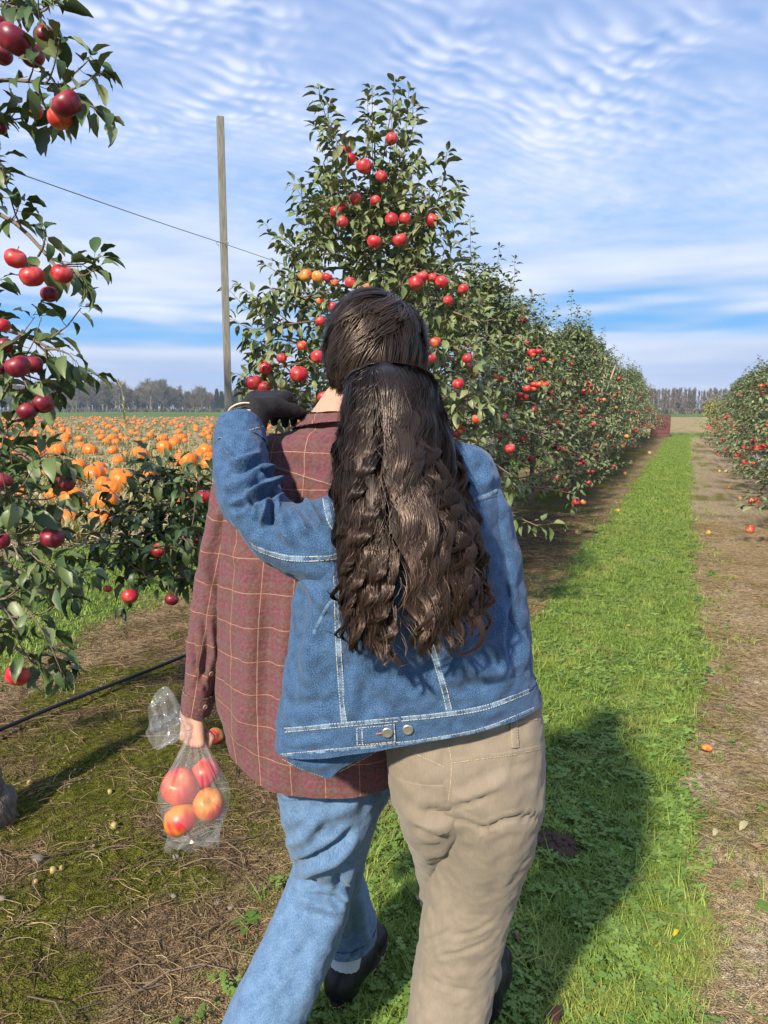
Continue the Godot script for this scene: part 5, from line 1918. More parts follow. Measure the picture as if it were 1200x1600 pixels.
# ---------------------------------------------------------------- hair
# a strand as a narrow ribbon whose normals round off across it
func strand(t: Tri, pts: PackedVector3Array, outs: PackedVector3Array, w0: float, w1: float, c0: Color, c1: Color) -> void:
	var n := pts.size()
	var last := -1
	for k in n:
		var d := (pts[mini(k + 1, n - 1)] - pts[maxi(k - 1, 0)]).normalized()
		var side := d.cross(outs[k]).normalized()
		var nor := side.cross(d).normalized()
		if nor.dot(outs[k]) < 0.0: nor = -nor
		var f := float(k) / (n - 1)
		var w := lerpf(w0, w1, f * f)
		var col := c0.lerp(c1, f)
		t.p.append(pts[k] - side * w); t.p.append(pts[k] + side * w)
		t.n.append((nor - side * 0.4).normalized()); t.n.append((nor + side * 0.4).normalized())
		t.c.append(col); t.c.append(col)
		t.uv.append(Vector2(0, f)); t.uv.append(Vector2(1, f))
		var q := t.p.size() - 2
		if last >= 0: t.quad(last, last + 1, q + 1, q)
		last = q

func long_hair(o: Node3D, shift: Vector3) -> void:
	var r := RandomNumberGenerator.new()
	r.seed = 2024
	# outline of the hair from the crown to the ends: left and right edge, distance, depth
	var tab := [[590, 567, 608, 566, 1.20, 0.03], [552, 584, 654, 576, 1.195, 0.135], [541, 618, 678, 602, 1.185, 0.175], [535, 668, 690, 652, 1.165, 0.175], [528, 720, 706, 705, 1.13, 0.16], [527, 775, 722, 762, 1.09, 0.13], [532, 840, 740, 830, 1.058, 0.105], [535, 905, 750, 900, 1.045, 0.095], [538, 965, 753, 955, 1.042, 0.09], [546, 1022, 748, 1010, 1.042, 0.085]]
	var cs := []
	var hs := []
	for e in tab:
		var a := V(e[0], e[1], e[4])
		var b := V(e[2], e[3], e[4])
		cs.append((a + b) * 0.5)
		hs.append(Vector3((b - a).length() * 0.5, e[5] * 0.5, (b.y - a.y) / maxf(b.x - a.x, 0.001)))
	const N := 96
	var c := smooth(cs, N)
	var h := smooth(hs, N)
	var cap := Tri.new()
	for j in 70:
		for i in 41:
			var a := PI * i / 40.0
			var s := lerpf(0.5, 0.80, smoothstep(0.0, 14.0, j)) if j < 40 else lerpf(0.80, 0.55, (j - 40) / 30.0)
			var d := Vector3(-cos(a) * h[j].x * s, 0, sin(a) * h[j].y * s)
			d.y = d.x * h[j].z - 0.016
			cap.v(c[j] + d, Vector3(-cos(a), 0.25, sin(a)).normalized(), Vector2.ZERO, Color(0.009, 0.006, 0.005))
	for j in 69:
		for i in 40:
			var q := j * 41 + i
			cap.quad(q, q + 1, q + 42, q + 41)
	mi("hair_base", cap.mesh(), M.hair, o).position = shift
	var t := Tri.new()
	const LOCKS := 92
	for q in LOCKS:
		var tier := 0 if q < 40 else 1 if q < 68 else 2      # outer, middle and inner locks
		var fc := (q % 40 + 0.5 + r.randf_range(-0.45, 0.45)) / 40.0 if tier == 0 else r.randf_range(0.0, 1.0)
		fc = lerpf(-0.10, 1.10, fc) if tier == 0 else fc
		# the hair falls in two halves with a gap between them
		if fc > 0.38 and fc < 0.50: fc += -0.07 if fc < 0.44 else 0.07
		var layer: float = [0.97, 0.88, 0.78][tier] + r.randf_range(-0.03, 0.03)
		var endv := r.randf_range(0.90, 1.02)
		if fc > 0.78: endv = r.randf_range(0.86, 0.955)
		if fc > 0.36 and fc < 0.54: endv -= 0.05
		var ph := TAU * 2.2 * noise_a.get_noise_2d(fc * 300.0, 7.0 + tier * 40.0) + r.randf_range(-0.6, 0.6)
		var wl := r.randf_range(5.8, 7.8)
		var amp := r.randf_range(0.0095, 0.0180) * (0.8 if tier else 1.0)
		var lift := r.randf_range(0.7, 1.15)
		var tone: float = r.randf_range(0.65, 1.4) * [1.0, 0.85, 0.7][tier]
		var warm := r.randf()
		var drift := r.randf_range(-0.05, 0.05) + (0.025 if fc > 0.44 and fc < 0.6 else -0.02 if fc <= 0.44 and fc > 0.3 else 0.0)
		var wide := r.randf_range(0.0070, 0.0150)
		var twist := r.randf_range(-1.6, 1.6)
		for s in 150:
			var ra := r.randf() * TAU
			var rd := sqrt(r.randf())
			var ox := cos(ra) * rd
			var oz := sin(ra) * rd * 0.55
			var stray := r.randf() < 0.045
			var jit := r.randf_range(-0.5, 0.5) * (3.0 if stray else 0.22)
			var fan := r.randfn(0.0, 0.035)
			var e := minf(endv + r.randf_range(-0.07, 0.0) + (0.03 if stray else 0.0), 1.0)
			var pts := PackedVector3Array()
			var outs := PackedVector3Array()
			var n := 42
			for k in n:
				var v := e * pow(float(k) / (n - 1), 0.92)
				var x := v * N
				var j := mini(int(x), N - 1)
				var fr := x - j
				var cc: Vector3 = c[j].lerp(c[j + 1], fr)
				var hh: Vector3 = h[j].lerp(h[j + 1], fr)
				# from the crown the hair first runs over the head, then falls straight
				var fcv := fc + drift * v * v + fan * smoothstep(0.45, 0.05, v)
				var a := PI * lerpf(0.5 + (fcv - 0.5) * 1.22, fcv, smoothstep(0.12, 0.5, v))
				var l := clampf(layer + 0.05 * fan, 0.62, 1.04)
				var out := Vector3(-cos(a) * hh.y, 0.0, sin(a) * hh.x).normalized()
				var tang := Vector3(out.z, 0, -out.x)
				var pos := cc + Vector3(-cos(a) * hh.x * l, 0, sin(a) * hh.y * l)
				pos.y += -cos(a) * hh.x * l * hh.z
				var wa := amp * smoothstep(0.17, 0.48, v) * (0.62 + 0.45 * v) * (0.72 + 0.5 * sin(7.0 * v + ph * 2.3)) 
				var w := ph + TAU * wl * (v + 0.055 * sin(5.0 * v + ph * 1.7) + 0.03 * sin(13.0 * v + ph * 3.1)) + jit
				var tw := twist * v
				var body := wide * smoothstep(0.0, 0.2, v) * (1.15 - 0.75 * smoothstep(0.75, 1.02, v / e)) * (1.0 - 0.22 * sin(w * 1.0 + 0.6) * smoothstep(0.3, 0.6, v))
				pos += tang * (wa * cos(w) + body * (ox * cos(tw) - oz * sin(tw))) + out * (wa * lift * sin(w + 0.8) + 0.6 * body * (ox * sin(tw) + oz * cos(tw)) + 0.002)
				if stray: pos += out * 0.008 * v + tang * 0.012 * jit * v
				pts.append(pos)
				outs.append((out + Vector3.UP * 0.9 * smoothstep(0.12, 0.0, v)).normalized())
			var tip := Color(0.042, 0.028, 0.0225).lerp(Color(0.070, 0.043, 0.031), warm) * tone
			var c0 := Color(0.021, 0.0175, 0.0168) * tone
			strand(t, pts, outs, 0.00072 if not stray else 0.0003, 0.0004 if not stray else 0.0002, c0, tip)
	# single flyaway hairs that soften the outline
	for q in 520:
		var fc := r.randf_range(-0.02, 1.02)
		if q % 2: fc = r.randf_range(-0.06, 0.10) if r.randf() < 0.5 else r.randf_range(0.90, 1.06)
		var ph := r.randf() * TAU
		var wl := r.randf_range(4.0, 9.0)
		var amp := r.randf_range(0.003, 0.014)
		var far := r.randf_range(0.98, 1.16)
		var v0 := r.randf_range(0.0, 0.55)
		var v1 := minf(v0 + r.randf_range(0.25, 0.6), 1.0)
		var pts := PackedVector3Array()
		var outs := PackedVector3Array()
		for k in 26:
			var f := k / 25.0
			var v := lerpf(v0, v1, f)
			var x := v * N
			var j := mini(int(x), N - 1)
			var cc: Vector3 = c[j].lerp(c[j + 1], x - j)
			var hh: Vector3 = h[j].lerp(h[j + 1], x - j)
			var a := PI * fc
			var l := lerpf(0.95, far, f)
			var out := Vector3(-cos(a) * hh.y, 0.0, sin(a) * hh.x).normalized()
			var tang := Vector3(out.z, 0, -out.x)
			pts.append(cc + Vector3(-cos(a) * hh.x * l, -cos(a) * hh.x * l * hh.z, sin(a) * hh.y * l) + tang * amp * cos(ph + TAU * wl * v) + out * (0.003 + amp * 0.7 * sin(ph + TAU * wl * v)))
			outs.append(out)
		strand(t, pts, outs, 0.00035, 0.0002, Color(0.03, 0.024, 0.022), Color(0.09, 0.058, 0.042))
	var hm := mi("hair", t.mesh(), M.hair, o)
	hm.position = shift

func short_hair(o: Node3D, c: Vector3, shift: Vector3) -> void:
	var r := RandomNumberGenerator.new()
	r.seed = 909
	var rad := Vector3(0.0845, 0.103, 0.094)
	var cap := Tri.new()
	lump(cap, c + Vector3(0, 0.006, 0.010), rad * Vector3(0.99, 0.99, 0.98), 24, 32, 0.0, 1, Color(0.016, 0.011, 0.009))
	mi("hair_base", cap.mesh(), M.hair, o).position = shift
	var t := Tri.new()
	var mid := c + Vector3(0, 0.006, 0.010)
	var whorl := Vector3(0.22, 0.93, 0.22).normalized()
	for q in 520:
		var d := Vector3(r.randfn(0, 1), r.randfn(0, 1), r.randfn(0, 1)).normalized()
		if q < 90: d = (whorl + d * 0.45).normalized()
		# hairline: bare face, and a nape that ends in a soft point
		if d.z < -0.45 and d.y < 0.45: continue
		if d.y < -0.66 - 0.12 * maxf(d.z, 0.0): continue
		if d.z < 0.0 and d.y < -0.25: continue
		var low := smoothstep(0.15, -0.7, d.y)
		var n := 10
		var length := r.randf_range(0.045, 0.085) * (1.0 - 0.35 * low)
		var swirl := r.randf_range(-0.55, 0.55)
		var raise := r.randf_range(0.003, 0.016) * (1.0 - 0.45 * low)
		var lean := pow(r.randf(), 2.0) * 0.010
		var tone := r.randf_range(0.65, 1.35)
		# the way the tuft lies, as a path of directions on the head
		var way := []
		var pos := d
		for k in n:
			way.append(pos)
			var out := pos
			var flow := (pos - whorl).normalized() * 0.75 + Vector3(-0.95 + 0.75 * smoothstep(0.0, 0.8, pos.x), -0.75, 0.1)
			flow -= out * flow.dot(out)
			flow = flow.normalized().rotated(out, swirl * (0.3 + 1.0 * k / n))
			pos = (pos + flow * (length / (n - 1)) / 0.09).normalized()
		for s in 44:
			var off := Vector3(r.randfn(0, 0.085), r.randfn(0, 0.085), r.randfn(0, 0.085))
			var pinch := r.randf_range(0.45, 0.8)
			var own := r.randf_range(-0.003, 0.004)
			var cut := r.randf_range(0.7, 1.0)
			var pts := PackedVector3Array()
			var outs := PackedVector3Array()
			for k in n:
				var f := float(k) / (n - 1) * cut
				var x := f * (n - 1)
				var i := mini(int(x), n - 2)
				var w: Vector3 = way[i].lerp(way[i + 1], x - i)
				var on := (w + off * (1.0 - pinch * f)).normalized()
				var o2 := (on / rad).normalized()
				pts.append(mid + on * rad + o2 * ((raise + own) * (0.3 + 2.2 * f - 1.4 * f * f) + lean * f * f))
				outs.append(o2)
			var k2 := tone * r.randf_range(0.8, 1.2)
			strand(t, pts, outs, 0.0008, 0.0003, Color(0.025, 0.019, 0.016) * k2, Color(0.070, 0.048, 0.037) * k2)
	mi("hair", t.mesh(), M.hair, o).position = shift

func palm_bones(from: Vector3, wrist: Vector3, ax: Vector3, back: Vector3, thumb: float, curl: float, s: float) -> Array:
	var b := hand_bones(wrist, ax, back, thumb, curl, s)
	b[0] = [from, wrist, 0.021, 0.023]
	return b

# ---------------------------------------------------------------- the couple
func loc(p: Vector3) -> Vector3:      # scene point -> axes (right, up, towards the viewer)
	return p * yaw_basis

func stitch_part(o: Node3D, g: Cloth, lines: Array, m: Material, called := "stitching") -> void:
	var t := Tri.new()
	for l in lines: stitches(t, g, l[0], l[1], l[2] if l.size() > 2 else 1.4)
	if t.ix.size(): mi(called, t.mesh(), m, o)

func boot(o: Node3D, shift: Vector3, heel: Vector3, toe: Vector3, shaft: Vector3) -> void:
	var b := Tri.new()
	var d := (toe - heel).normalized()
	var up := Vector3.UP
	flesh(b, [[shaft, heel + up * 0.055 + d * 0.02, 0.044, 0.042], [heel + up * 0.058 + d * 0.012, heel + up * 0.062 + d * 0.10, 0.036, 0.040], [heel + up * 0.062 + d * 0.10, toe + up * 0.054 - d * 0.04, 0.040, 0.036], [heel + up * 0.085 + d * 0.03, heel + up * 0.075 + d * 0.12, 0.036, 0.034]], 0.006, 0.03)
	var m := mi("boot", b.mesh(), M.leather, o)
	m.position = shift
	var s := Tri.new()
	var w := Tri.new()
	var side := d.cross(up)
	var rim := []
	for k in 28:
		var a := TAU * k / 28.0
		var f := 0.5 - 0.5 * cos(a)
		var half := 0.034 + 0.013 * smoothstep(0.3, 0.75, f)
		rim.append(heel + d * lerpf(-0.036, (toe - heel).length() + 0.004, f) + side * half * signf(sin(a)) * pow(absf(sin(a)), 0.7))
	for k in 28:
		var a: Vector3 = rim[k]
		var e: Vector3 = rim[(k + 1) % 28]
		var mid := (heel + toe) * 0.5
		s.flat(a + up * 0.002, e + up * 0.002, e + up * 0.030, a + up * 0.030, (a + e) * 0.5 - mid)
		s.flat(a + up * 0.030, e + up * 0.030, mid + up * 0.031, mid + up * 0.031, up)
		var off := ((a + e) * 0.5 - mid); off.y = 0; off = off.normalized() * 0.0012
		w.tube([a + off + up * 0.026, a.lerp(e, 0.65) + off + up * 0.026], [0.0014, 0.0014], 4)
	mi("sole", s.mesh(), M.sole, m)
	mi("welt_stitching", w.mesh(), mat(sr(0.40, 0.33, 0.10), 0.7), m)

func make_people() -> void:
	make_fabrics()
	make_man()
	make_woman()
	make_bag()

func make_man() -> void:
	var base := on_ground(515, 1600)
	base.y = 0
	var o := thing("person", "person with short dark hair in maroon plaid shirt and jeans, carrying a bag of apples", "person", base, YAW)
	var sh := -loc(base)
	var K := 0.10
	# body
	var hc := V(587, 556, 1.44)
	var up := Vector3(0.03, 1, 0).normalized()
	var fr := Vector3(0.30, -0.12, -1).normalized()
	var rt := fr.cross(up).normalized()
	up = rt.cross(fr)
	var heel := loc(on_ground(531, 1572))
	var toe := loc(on_ground(596, 1474))
	put_eyes(o, hc, fr, rt, up, 1.0, sh)
	short_hair(o, hc, sh)
	# shirt
	var hem := func(v: float, a: float) -> Vector3: return Vector3(0, 0.105 * smoothstep(0.72, 1.0, v) * pow(absf(cos(a)), 3.0), 0)
	var g := cloth([[486, 660, 598, 656, 1.45, 0.13], [458, 672, 640, 664, 1.45, 0.155], [412, 684, 668, 680, 1.45, 0.175], [368, 708, 705, 712, 1.45, 0.20], [349, 740, 722, 742, 1.45, 0.225], [343, 800, 722, 800, 1.45, 0.25], [342, 900, 704, 900, 1.45, 0.26], [341, 1000, 694, 1000, 1.45, 0.27], [342, 1100, 688, 1100, 1.45, 0.28], [346, 1170, 686, 1170, 1.45, 0.285], [352, 1224, 684, 1224, 1.45, 0.285]], 168, 120,
		[[458, 752, 464, 800, 4.5, -5.0, 0], [470, 752, 476, 830, 7, 3.5, 0], [445, 755, 450, 810, 7, 3.0, 0], [452, 900, 446, 1160, 16, 5.0, 0.3], [425, 960, 418, 1190, 13, -4.0, 0.3], [385, 870, 372, 1170, 15, 5.0, -0.3], [362, 900, 356, 1120, 9, -3.0], [350, 850, 400, 890, 9, 3.0], [465, 1180, 560, 1215, 12, 3.0], [430, 690, 520, 720, 14, 2.5]], 0.006, Vector3(1.3, 0.5, 1.3), hem)
	var shirt := mi("shirt", cloth_mesh(g, 0.130, false, true, 0.003), M.plaid, o)
	shirt.position = sh
	# the left sleeve hangs down to its buttoned cuff
	var sl := cloth([[352, 712, 420, 705, 1.46, 0.10], [338, 745, 412, 760, 1.46, 0.13], [326, 800, 402, 812, 1.46, 0.135], [312, 880, 384, 890, 1.465, 0.13], [301, 950, 370, 958, 1.465, 0.125], [295, 1010, 357, 1016, 1.46, 0.115], [291, 1060, 343, 1068, 1.455, 0.10], [289, 1082, 336, 1092, 1.45, 0.085], [286, 1102, 331, 1113, 1.45, 0.078], [284, 1110, 329, 1121, 1.45, 0.076]], 84, 90,
		[[318, 860, 338, 935, 6, 4.0], [306, 930, 330, 1000, 6, -4.0], [300, 1000, 318, 1072, 4, -5.0], [322, 990, 310, 1070, 5, -4.5, -1], [312, 1020, 316, 1075, 4, 4.0], [340, 800, 325, 900, 8, 4.0], [330, 960, 340, 1040, 6, 3.5]], 0.006, Vector3(1, 0.6, 1))
	mi("sleeve", cloth_mesh(sl, 0.130, false, true, 0.003), M.plaid, shirt)
	var cuff := cloth([[287, 1080, 338, 1090, 1.45, 0.088, 2.2], [285, 1098, 334, 1109, 1.45, 0.084, 2.2], [284, 1112, 330, 1122, 1.45, 0.080, 2.2]], 48, 8, [], 0.0015)
	mi("cuff", cloth_mesh(cuff, 0.130, true, true, 0.003), M.plaid, shirt)
	for b in [[cuff, 320, 1104], [sl, 329, 1052]]:
		if on_cloth(b[0], Vector2(b[1], b[2])): mi("button", button(b[0], Vector2(b[1], b[2]), 0.0052, 0.002), M.horn, shirt)
	stitch_part(shirt, cuff, [[[287, 1084, 310, 1092, 336, 1094], 0.0], [[285, 1108, 308, 1118, 330, 1119], 0.0]], M.dark_thread)
	var rs := cloth([[650, 708, 738, 712, 1.47, 0.12], [660, 760, 745, 765, 1.49, 0.13], [672, 850, 752, 850, 1.53, 0.125], [672, 915, 752, 905, 1.56, 0.12], [664, 980, 738, 970, 1.62, 0.11], [660, 1050, 716, 1040, 1.68, 0.09]], 40, 40, [], 0.006)
	mi("sleeve", cloth_mesh(rs, 0.130, false, true, 0.003), M.plaid, shirt)
	# collar: a stand and the fall over it
	var col := cloth([[487, 648, 604, 642, 1.45, 0.128, 2.1], [481, 647, 609, 641, 1.45, 0.140, 2.1], [474, 652, 616, 646, 1.45, 0.156, 2.1], [465, 662, 624, 656, 1.45, 0.172, 2.1], [457, 673, 631, 667, 1.448, 0.184, 2.1]], 80, 16, [], 0.0015)
	mi("collar", cloth_mesh(col, 0.130, false, true, 0.003), M.plaid, shirt)
	var yoke := Tri.new()
	var yl := [424, 728, 455, 738, 500, 752, 545, 764, 600, 770]
	strip(yoke, g, yl, 9.0, 1.0, 0.130, 0.3)
	mi("yoke_seam", yoke.mesh(), M.plaid, shirt)
	stitch_part(shirt, g, [[yl, -3.0], [[352, 1170, 372, 1204, 402, 1230, 440, 1238, 520, 1236, 580, 1232], -6.0, 0.8]], M.dark_thread)
	# jeans
	var fl := [[470, 1365, 560, 1312, 9, 9.0, 1.0], [466, 1350, 548, 1300, 6, -6.0, 1.0], [460, 1372, 505, 1384, 6, -6.0], [500, 1385, 548, 1398, 7, 6.0], [545, 1398, 520, 1370, 6, -6.0], [470, 1400, 530, 1420, 8, 5.0], [455, 1420, 525, 1440, 8, -4.0], [448, 1285, 580, 1240, 12, 4.0], [450, 1320, 500, 1280, 9, 5.0], [560, 1260, 585, 1225, 8, -4], [530, 1420, 470, 1590, 16, 5.0, 0.4], [420, 1480, 400, 1580, 12, -3.0], [555, 1350, 535, 1420, 7, 6.0]]
	var lg := cloth([[444, 1120, 606, 1110, 1.45, 0.215], [440, 1190, 604, 1180, 1.455, 0.225], [434, 1250, 600, 1240, 1.46, 0.225], [444, 1305, 588, 1298, 1.48, 0.21], [456, 1350, 566, 1350, 1.53, 0.175], [455, 1385, 558, 1395, 1.54, 0.17], [434, 1440, 544, 1455, 1.52, 0.17], [400, 1515, 520, 1530, 1.49, 0.172], [360, 1602, 482, 1612, 1.46, 0.175], [325, 1690, 446, 1705, 1.44, 0.18], [292, 1775, 420, 1795, 1.42, 0.19]], 96, 130, fl, 0.0045, Vector3(1.7, 0.5, 1.7))
	var leg := mi("trouser_leg", cloth_mesh(lg, 0.30), M.jeans, o)
	leg.position = sh
	var rg := cloth([[505, 1120, 660, 1110, 1.47, 0.21], [508, 1200, 642, 1180, 1.49, 0.21], [508, 1260, 603, 1245, 1.55, 0.20], [494, 1320, 580, 1322, 1.62, 0.175], [490, 1390, 567, 1385, 1.70, 0.165], [502, 1440, 577, 1422, 1.80, 0.150], [513, 1474, 586, 1454, 1.825, 0.145], [515, 1493, 588, 1473, 1.83, 0.145]], 64, 70, [[565, 1400, 580, 1480, 8, 5.0], [552, 1420, 560, 1490, 6, -5.0]], 0.007)
	var leg2 := mi("trouser_leg", cloth_mesh(rg, 0.30), M.jeans, o)
	leg2.position = sh
	var hemc := cloth([[514, 1484, 588, 1464, 1.829, 0.152], [515, 1497, 589, 1477, 1.83, 0.152]], 48, 4, [], 0.001)
	mi("turn_up", cloth_mesh(hemc, 0.1), M.seam, leg2)
	var so := Tri.new()
	so.tube(smooth([heel + Vector3(0.004, 0.06, -0.015), heel.lerp(rg.mid[66], 0.6) + Vector3(0, 0.03, 0), rg.mid[64]], 6), [0.041, 0.040, 0.040, 0.040, 0.041, 0.042, 0.042], 16)
	mi("sock", so.mesh(), mat(sr(0.50, 0.54, 0.58), 0.95), o).position = sh
	boot(o, sh, heel, toe, heel + Vector3(0.003, 0.062, -0.012))
	var h2 := V(352, 1795, 1.46)
	boot(o, sh, h2 - Vector3(0, 0.06, 0), h2 + Vector3(-0.01, -0.10, -0.24), h2 + Vector3(0, 0.06, 0))
	# body
	var neck0 := hc - up * 0.05 - fr * 0.012
	var t := Tri.new()
	flesh(t, [[neck0, V(548, 668, 1.45), 0.056, 0.060], [V(535, 632, 1.45), V(505, 668, 1.45), 0.040, 0.036], [V(548, 676, 1.45), V(440, 725, 1.46), 0.050, 0.036], [V(548, 676, 1.45), V(650, 720, 1.46), 0.050, 0.036], [V(455, 770, 1.45), V(465, 1000, 1.44), 0.080, 0.080], [V(600, 770, 1.45), V(590, 1000, 1.44), 0.080, 0.080], [V(490, 1080, 1.45), V(590, 1080, 1.45), 0.085, 0.085],
		[V(440, 730, 1.46), sl.mid[16], 0.036, 0.038], [V(650, 720, 1.46), rs.mid[8], 0.036, 0.036]] + inside(sl, 0.16, 0.88, 5, 0.42, 0.030) + inside(rs, 0.2, 1.0, 4, 0.62, 0.04) + [[rs.mid[40], rs.mid[40] + Vector3(-0.01, -0.03, -0.09), 0.026, 0.024]] + inside(lg, 0.0, 1.0, 7, 0.66, 0.072) + inside(rg, 0.0, 1.0, 6, 0.60, 0.072) + [[rg.mid[66], heel + Vector3(0.0, 0.09, -0.01), 0.026, 0.022]], 0.016, 0.03)
	flesh(t, [[neck0, V(548, 668, 1.45), 0.055, 0.060]] + head_bones(hc, fr, rt, up, 0.97), 0.006, 0.014)
	var wrist: Vector3 = sl.mid[90] + Vector3(-0.006, 0.006, 0.0)
	flesh(t, palm_bones(sl.mid[76], wrist, Vector3(-0.04, -1.0, 0.05).normalized(), Vector3(-0.62, 0.0, 0.78).normalized(), 1.0, 1.5, 0.86), 0.004, 0.007)
	mi("body", t.mesh(), M.skin, o).position = sh
	# seat pocket under the shirt hem
	stitch_part(leg, lg, [[[520, 1226, 565, 1214, 602, 1196], 0.0], [[522, 1233, 566, 1220, 601, 1203], 0.0]], M.thread)

func make_woman() -> void:
	var base := on_ground(700, 1620)
	base.y = 0
	var o := thing("person", "person in blue denim jacket and khaki trousers, long wavy brown hair, leaning on the other", "person", base, YAW)
	var sh := -loc(base)
	var hc := V(617, 674, 1.195)
	var up := Vector3(-0.12, 1, -0.05).normalized()
	var fr := Vector3(-0.30, -0.10, -1).normalized()
	var rt := fr.cross(up).normalized()
	up = rt.cross(fr)
	var elbow := V(392, 782, 1.23)
	var wrist := V(384, 660, 1.34)
	var heel := loc(on_ground(752, 1606))
	var toe := loc(on_ground(785, 1508))
	put_eyes(o, hc, fr, rt, up, 0.90, sh)
	# left hand in a black lace glove on the other's shoulder
	var gl := Tri.new()
	var hax := Vector3(0.20, 0.30, -1.0).normalized()
	var hb2 := hand_bones(wrist + Vector3(0.014, 0.020, -0.012), hax, Vector3(-0.10, 0.78, 0.62).normalized(), 1.0, 0.75, 1.08)
	hb2[0] = [wrist - (wrist - elbow).normalized() * 0.04, wrist + Vector3(0.014, 0.018, -0.012), 0.030, 0.028]
	flesh(gl, hb2, 0.004, 0.009)
	var gm := mat(Color.WHITE, 0.75)
	gm.albedo_texture = ramp_tex(0.09, [[0.0, sr(0.006, 0.006, 0.008)], [0.62, sr(0.010, 0.010, 0.013)], [0.74, sr(0.05, 0.04, 0.038)], [1.0, sr(0.08, 0.06, 0.055)]], 256, 2, 4)
	gm.uv1_triplanar = true
	gm.uv1_scale = Vector3(14, 14, 14)
	mi("glove", gl.mesh(), gm, o).position = sh
	var bn := (wrist - elbow).normalized()
	for k in 3:
		var c: Vector3 = wrist + bn * [0.016, 0.008, 0.001][k]
		var a := bn.cross(Vector3(0, 0, 1)).normalized()
		var b := a.cross(bn)
		var ring := []
		var rr := []
		for i in 33:
			var an := TAU * i / 32.0
			ring.append(c + (a * cos(an) * 0.0325 + b * sin(an) * 0.031) + bn * 0.003 * sin(an + k))
			rr.append([0.0016, 0.0012, 0.002][k])
		var tt := Tri.new()
		tt.tube(ring, rr, 6, Color.WHITE, false)
		var mm := mat([sr(0.62, 0.52, 0.40), sr(0.05, 0.04, 0.04), sr(0.70, 0.60, 0.50)][k], 0.35)
		mi("bangle", tt.mesh(), mm, o).position = sh
	# jacket
	var folds := [[470, 960, 462, 1090, 12, -4.0], [500, 930, 490, 1080, 14, 5.0], [560, 1050, 552, 1120, 12, 4.0], [745, 990, 700, 1080, 18, 5.0], [780, 930, 745, 1010, 14, -4.5], [800, 950, 806, 1050, 9, -7.0, 0.4], [815, 960, 818, 1050, 9, 4.0], [720, 1030, 790, 1060, 14, 4.0], [640, 1050, 690, 1030, 16, -3.0], [590, 1060, 640, 1100, 16, 3.5], [475, 905, 530, 960, 10, 5.0], [740, 760, 770, 740, 12, 4.0], [455, 1100, 530, 1090, 10, -2.5], [700, 1075, 800, 1050, 9, -3.0], [780, 1060, 820, 1000, 12, 4.0]]
	var jb := cloth([[584, 700, 690, 692, 1.21, 0.12], [560, 708, 742, 698, 1.21, 0.15], [540, 722, 762, 706, 1.21, 0.175], [526, 748, 778, 738, 1.21, 0.20], [506, 800, 784, 790, 1.21, 0.225, 2.5], [478, 875, 792, 868, 1.21, 0.235, 2.6], [462, 945, 800, 935, 1.21, 0.24, 2.7], [452, 1010, 810, 1000, 1.21, 0.24, 2.8], [445, 1070, 822, 1050, 1.21, 0.235, 2.9], [438, 1120, 830, 1078, 1.21, 0.23, 3.0], [434, 1160, 834, 1098, 1.21, 0.225, 3.0], [433, 1178, 836, 1106, 1.21, 0.225, 3.0]], 190, 130, folds, 0.007)
	var jk := mi("jacket", cloth_mesh(jb, 0.30, false, true, 0.004), M.denim, o)
	jk.position = sh
	var ls := cloth([[596, 770, 592, 925, 1.20, 0.16], [545, 773, 540, 932, 1.19, 0.165], [500, 779, 478, 908, 1.19, 0.145], [464, 786, 424, 878, 1.20, 0.13], [440, 772, 380, 838, 1.215, 0.125], [430, 750, 348, 795, 1.235, 0.12], [421, 722, 339, 745, 1.265, 0.11], [416, 698, 339, 716, 1.29, 0.105], [412, 676, 341, 690, 1.31, 0.10], [410, 664, 343, 676, 1.32, 0.098]], 120, 170,
		[[410, 734, 441, 764, 5, -12.0, -0.6], [418, 728, 446, 752, 4.5, 9.0, -0.6], [391, 780, 441, 762, 6, -12.0, 1.2], [388, 770, 432, 748, 6, 9.0, 1.0], [362, 796, 394, 779, 6, -7.5, 1.0], [419, 818, 425, 784, 5, -9.0, 1.4], [409, 820, 412, 788, 6, 7.5, 1.0], [389, 800, 393, 782, 5, -7.5, 1.2], [360, 732, 406, 722, 6, -6.8, 1.0], [362, 720, 404, 710, 6, 5.2, 1.0], [350, 762, 400, 738, 8, 6.0, 1.0], [466, 790, 490, 828, 6, -7.5, -0.8], [478, 786, 504, 822, 6, 6.0, -0.8], [440, 800, 452, 850, 9, 6.0, 0.6], [350, 700, 362, 712, 5, 6.0], [500, 850, 530, 870, 10, 4.5]], 0.006)
	var sleeve := mi("sleeve", cloth_mesh(ls, 0.30, false, true, 0.004), M.denim, jk)
	var lcuff := cloth([[418, 694, 338, 714, 1.295, 0.108, 2.2], [414, 678, 339, 694, 1.31, 0.104, 2.2], [411, 661, 342, 674, 1.325, 0.102, 2.2]], 56, 12, [], 0.002)
	mi("cuff", cloth_mesh(lcuff, 0.30), M.denim, jk)
	var rsl := cloth([[700, 742, 760, 738, 1.215, 0.10], [715, 755, 776, 756, 1.215, 0.13], [728, 790, 791, 788, 1.215, 0.145], [738, 850, 804, 842, 1.215, 0.145], [752, 920, 817, 910, 1.215, 0.14], [764, 985, 825, 975, 1.22, 0.135], [772, 1030, 829, 1020, 1.25, 0.13], [770, 1055, 826, 1048, 1.31, 0.12], [762, 1050, 818, 1045, 1.38, 0.11], [752, 1040, 802, 1036, 1.45, 0.10]], 72, 90,
		[[800, 900, 812, 960, 8, 4.0], [780, 960, 815, 1000, 7, -4.0], [775, 830, 795, 880, 8, -3.0], [790, 1000, 822, 1020, 7, 4.0]], 0.006)
	mi("sleeve", cloth_mesh(rsl, 0.30, false, true, 0.004), M.denim, jk)
	var hand := Tri.new()
